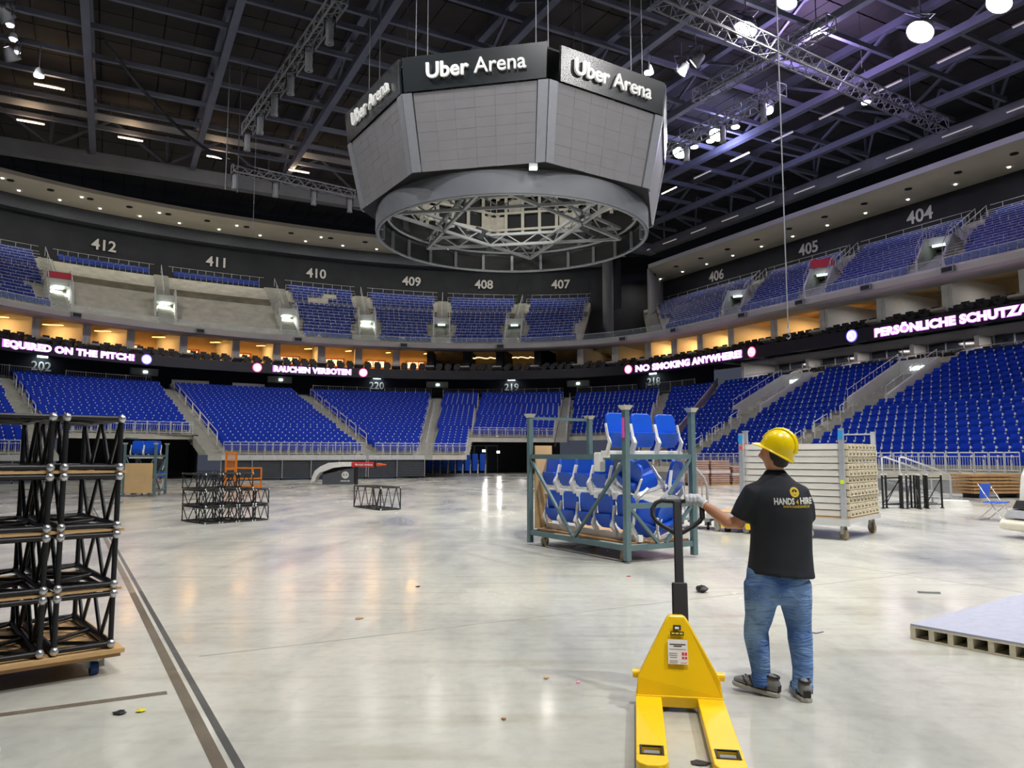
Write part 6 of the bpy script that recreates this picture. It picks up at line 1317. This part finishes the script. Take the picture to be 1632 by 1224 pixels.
def flat_text(body, size, bold, width):
    me = text_mesh(body, size, 0, bold, 1.02); x0 = min(v.co.x for v in me.vertices); x1 = max(v.co.x for v in me.vertices); [setattr(v.co, 'x', ((v.co.x - x0) / (x1 - x0) - .5) * width) for v in me.vertices]; [setattr(v.co, 'z', 0) for v in me.vertices]; return dense(me)
printed('shirt_lettering', flat_text('HANDS', .058, .0022, width=.135), M_prw, .018, 1.29); printed('shirt_lettering', flat_text('4', .042, .0008, width=.02), M_pry, .105, 1.286); printed('shirt_lettering', flat_text('HIRE', .058, .0022, width=.105), M_prw, .18, 1.292)
printed('shirt_lettering', flat_text('WWW.HANDS4HIRE.DE', .024, .0004, width=.2), M_pry, .105, 1.256)
em_ = MB(); em_.add([(.034 * math.cos(a * .3491) * (1 if a % 2 else 1), .034 * math.sin(a * .3491), 0) for a in range(18)] + [(.02 * math.cos(a * .3491), .02 * math.sin(a * .3491) , 0) for a in range(18)], [(i, (i + 1) % 18, 18 + (i + 1) % 18, 18 + i) for i in range(18)])
em_.add([(-.016, -.016, 0), (.016, -.016, 0), (.02, .004, 0), (.006, -.004, 0), (0, .016, 0), (-.006, -.004, 0), (-.02, .004, 0)], [(0, 1, 2, 3), (0, 3, 4, 5), (0, 5, 6)])
printed('shirt_emblem', em_.mesh('shirt_emblem', M_pry), M_pry, .095, 1.352)
# helmet
f_ = Vector((-.74, .48, .47)).normalized(); u_ = Vector((.3, -.2, 1)); u_ = (u_ - f_ * u_.dot(f_)).normalized(); r_ = f_.cross(u_); HC = Vector((.03, .02, 1.63))
HR = Matrix((r_, f_, u_)).transposed(); he = empty('hard_hat', (0, 0, 0)); he.parent = PE; he.matrix_local = Matrix.Translation(HC) @ HR.to_4x4()
m = MB(); prof = [(.126, 0), (.125, .03), (.12, .065), (.106, .1), (.082, .13), (.05, .15), (.02, .158), (0, .159)]; m.lathe(prof, 28, sx=.9, sy=.98); m.build('shell', M_hat, he)
m = MB(); n = 32; out = []; inn = []
for i in range(n):
    th = 2 * math.pi * i / n; c, s_ = math.cos(th), math.sin(th); ex = .012 + (.042 * max(0, s_) ** 3); out.append(Vector((c * (.113 + ex * .6), s_ * (.123 + ex), -.004 - .022 * max(0, s_) ** 3 - .012 * max(0, -s_) ** 2))); inn.append(Vector((c * .11, s_ * .12, .006)))
low_ = [p - Vector((0, 0, .006)) for p in out]
m.add(out + inn, [(i, (i + 1) % n, n + (i + 1) % n, n + i) for i in range(n)], True); m.add(out + low_, [(i, n + i, n + (i + 1) % n, (i + 1) % n) for i in range(n)], True); m.build('brim', M_hat, he)
m = MB()
for dx in (-.03, 0, .03): m.path([(dx, .122 * math.cos(a) * 1.0, .157 * math.sin(a) ** .9 + .004) for a in [math.pi * k / 14 for k in range(1, 14)]], .007 if dx else .011, 6)
m.build('ridge', M_hat, he)
m = MB(); loft(m, [((.034, .012, z), (rx, 0, 0), (0, ry, 0)) for z, rx, ry in ((1.515, .05, .05), (1.535, .066, .068), (1.58, .08, .084), (1.64, .087, .09))], 18); organic(m.build('hair', M_hair, PE), .012, 4)
# glove on the handle: palm, four curled fingers, thumb
m = MB(); limb(m, [(-.43, .195, 1.245), (-.455, .215, 1.265), (-.49, .24, 1.295), (-.53, .245, 1.307), (-.565, .24, 1.303)], [(.036, .032), (.036, .032), (.042, .026), (.046, .022), (.035, .018)])
for k in range(4):
    x = -.475 - .028 * k; L_ = (.9, 1.0, 1.0, .85)[k]
    limb(m, [(x, .25, 1.303), (x - .004, .225, 1.309), (x - .006, .2, 1.298), (x - .007, .192 , 1.298 - .028 * L_), (x - .006, .205, 1.298 - .048 * L_)], [.0125, .0125, .012, .0115, .0095], 8)
limb(m, [(-.47, .25, 1.285), (-.49, .268, 1.265), (-.515, .262, 1.248), (-.535, .248, 1.243)], [.015, .014, .012, .009], 8)
organic(m.build('glove', M_glove, PE), .005, 3)
m = MB(); m.lathe([(.030, -.006), (.034, -.004), (.034, .006), (.03, .008)], 14, (-.435, .192, 1.25), Vector((-.06, .05, .05)).normalized().to_track_quat('Z', 'Y').to_matrix()); m.build('wrist_band', M_prw, PE)
# right hand, in front of the body
m = MB(); limb(m, [(.16, .28, 1.03), (.13, .32, 1.03), (.1, .36, 1.03)], [(.03, .025), (.04, .022), (.036, .018)])
for k in range(4): y0 = .012 * k; limb(m, [(.11 + y0 - .02, .36, 1.045 - .016 * k), (.08 + y0 * .5, .38, 1.04 - .016 * k), (.07, .36, 1.035 - .016 * k), (.09, .345, 1.035 - .016 * k)], [.011, .011, .01, .009], 8)
limb(m, [(.15, .32, 1.05), (.125, .35, 1.065), (.1, .37, 1.06)], [.013, .012, .009], 8); organic(m.build('glove', M_glove, PE), .005, 3)
# shoes
def shoe(p, ang, pitch=0.0):
    e = empty('shoe', p, ang); e.parent = PE; e.rotation_euler = (pitch, 0, ang); e.scale = (1.1, 1.1, 1.05)
    m = MB(); out = [(-.036, -.1), (-.044, -.03), (-.042, .04), (-.05, .11), (-.04, .165), (-.01, .19), (.02, .18), (.042, .14), (.046, .08), (.04, 0), (.04, -.06), (.03, -.1), (0, -.112)]
    m.prism([(x, y, 0) for x, y in reversed(out)], (0, 0, .028)); bevel(m.build('sole', M_sole, e), .006, 2)
    m = MB(); loft(m, [((0, y, z), (rx, 0, 0), (0, 0, rz)) for y, z, rx, rz in ((-.105, .055, .022, .03), (-.085, .07, .034, .052), (-.04, .075, .038, .058), (.01, .07, .04, .052), (.06, .058, .043, .04), (.11, .048, .045, .03), (.15, .042, .04, .022), (.18, .038, .02, .012))], 16); organic(m.build('upper', M_shoe, e), .008, 3)
    for y in (-.02, .02, .06, .1):
        m = MB(); z = .12 - .35 * (y + .03)
        for sx in (-1, 1): m.path([(sx * .045, y - .02, .035), (sx * .043, y + .0, z * .55 + .02), (sx * .02, y + .02, z)], .006, 5)
        m.build('stripe', M_shoed, e)
    m = MB(); m.box((0, -.102, .05), (.045, .012, .045)); bevel(m.build('heel_cap', M_shoed, e), .006, 2)
    m = MB(); m.path([(.0 + .03 * math.cos(a), -.055 + .04 * math.sin(a), .118) for a in [2 * math.pi * k / 12 for k in range(12)]], .008, 6, closed=True); m.build('collar', M_shoed, e)
    for y in (.0, .025, .05): m = MB(); m.path([(-.022, y, .108 - y * .55), (0, y + .004, .122 - y * .55), (.022, y, .108 - y * .55)], .004, 5); m.build('lace', M_sole, e)
shoe((-.128, .0, .012), math.radians(52), .1); shoe((.118, -.07, 0), math.radians(-6))
# ---- small figure beside the far rack
P2 = empty('person', (-17.3, 37.3, 0), .6, 'distant person in dark top and blue shorts beside the farther rack', 'person')
m = MB(); loft(m, [((0, 0, z), (rx, 0, 0), (0, ry, 0)) for z, rx, ry in ((.8, .16, .11), (1.0, .15, .1), (1.25, .19, .12), (1.38, .16, .09), (1.45, .06, .06))]); loft(m, [((0, .02, z), (rx, 0, 0), (0, ry, 0)) for z, rx, ry in ((1.42, .05, .05), (1.5, .06, .07), (1.58, .078, .09), (1.66, .074, .085), (1.71, .03, .04))])
for s_ in (-1, 1):
    limb(m, [(s_ * .17, 0, 1.36), (s_ * .22, .02, 1.1), (s_ * .2, .2, 1.0), (s_ * .15, .3, 1.02)], [.055, .045, .04, .035]); limb(m, [(s_ * .09, 0, .85), (s_ * .1, .03, .48), (s_ * .1, -.02, .08)], [.085, .06, .04]); limb(m, [(s_ * .1, -.05, .04), (s_ * .1, .08, .04), (s_ * .1, .16, .03)], [.04, .042, .03])
organic(m.build('body', M_skin, P2), .016, 4)
m = MB(); loft(m, [((0, 0, z), (rx, 0, 0), (0, ry, 0)) for z, rx, ry in ((.82, .185, .13), (1.0, .175, .12), (1.25, .21, .135), (1.38, .18, .105), (1.44, .075, .075))]); limb(m, [(-.17, 0, 1.36), (-.215, .02, 1.16)], [.075, .068]); limb(m, [(.17, 0, 1.36), (.215, .02, 1.16)], [.075, .068]); organic(m.build('t_shirt', M_tee, P2), .018, 4)
m = MB(); loft(m, [((0, 0, z), (.18, 0, 0), (0, .125, 0)) for z in (.78, .9)]); [limb(m, [(s_ * .09, 0, .82), (s_ * .1, .02, .5)], [.105, .1]) for s_ in (-1, 1)]; organic(m.build('shorts', mat('blue_shorts_cotton', srgb(40, 88, 168), .8, var=.1), P2), .018, 4)
m = MB(); loft(m, [((0, .005, z), (rx, 0, 0), (0, ry, 0)) for z, rx, ry in ((1.58, .082, .088), (1.66, .084, .092), (1.73, .04, .05))]); organic(m.build('hair', M_hair, P2), .016, 3)
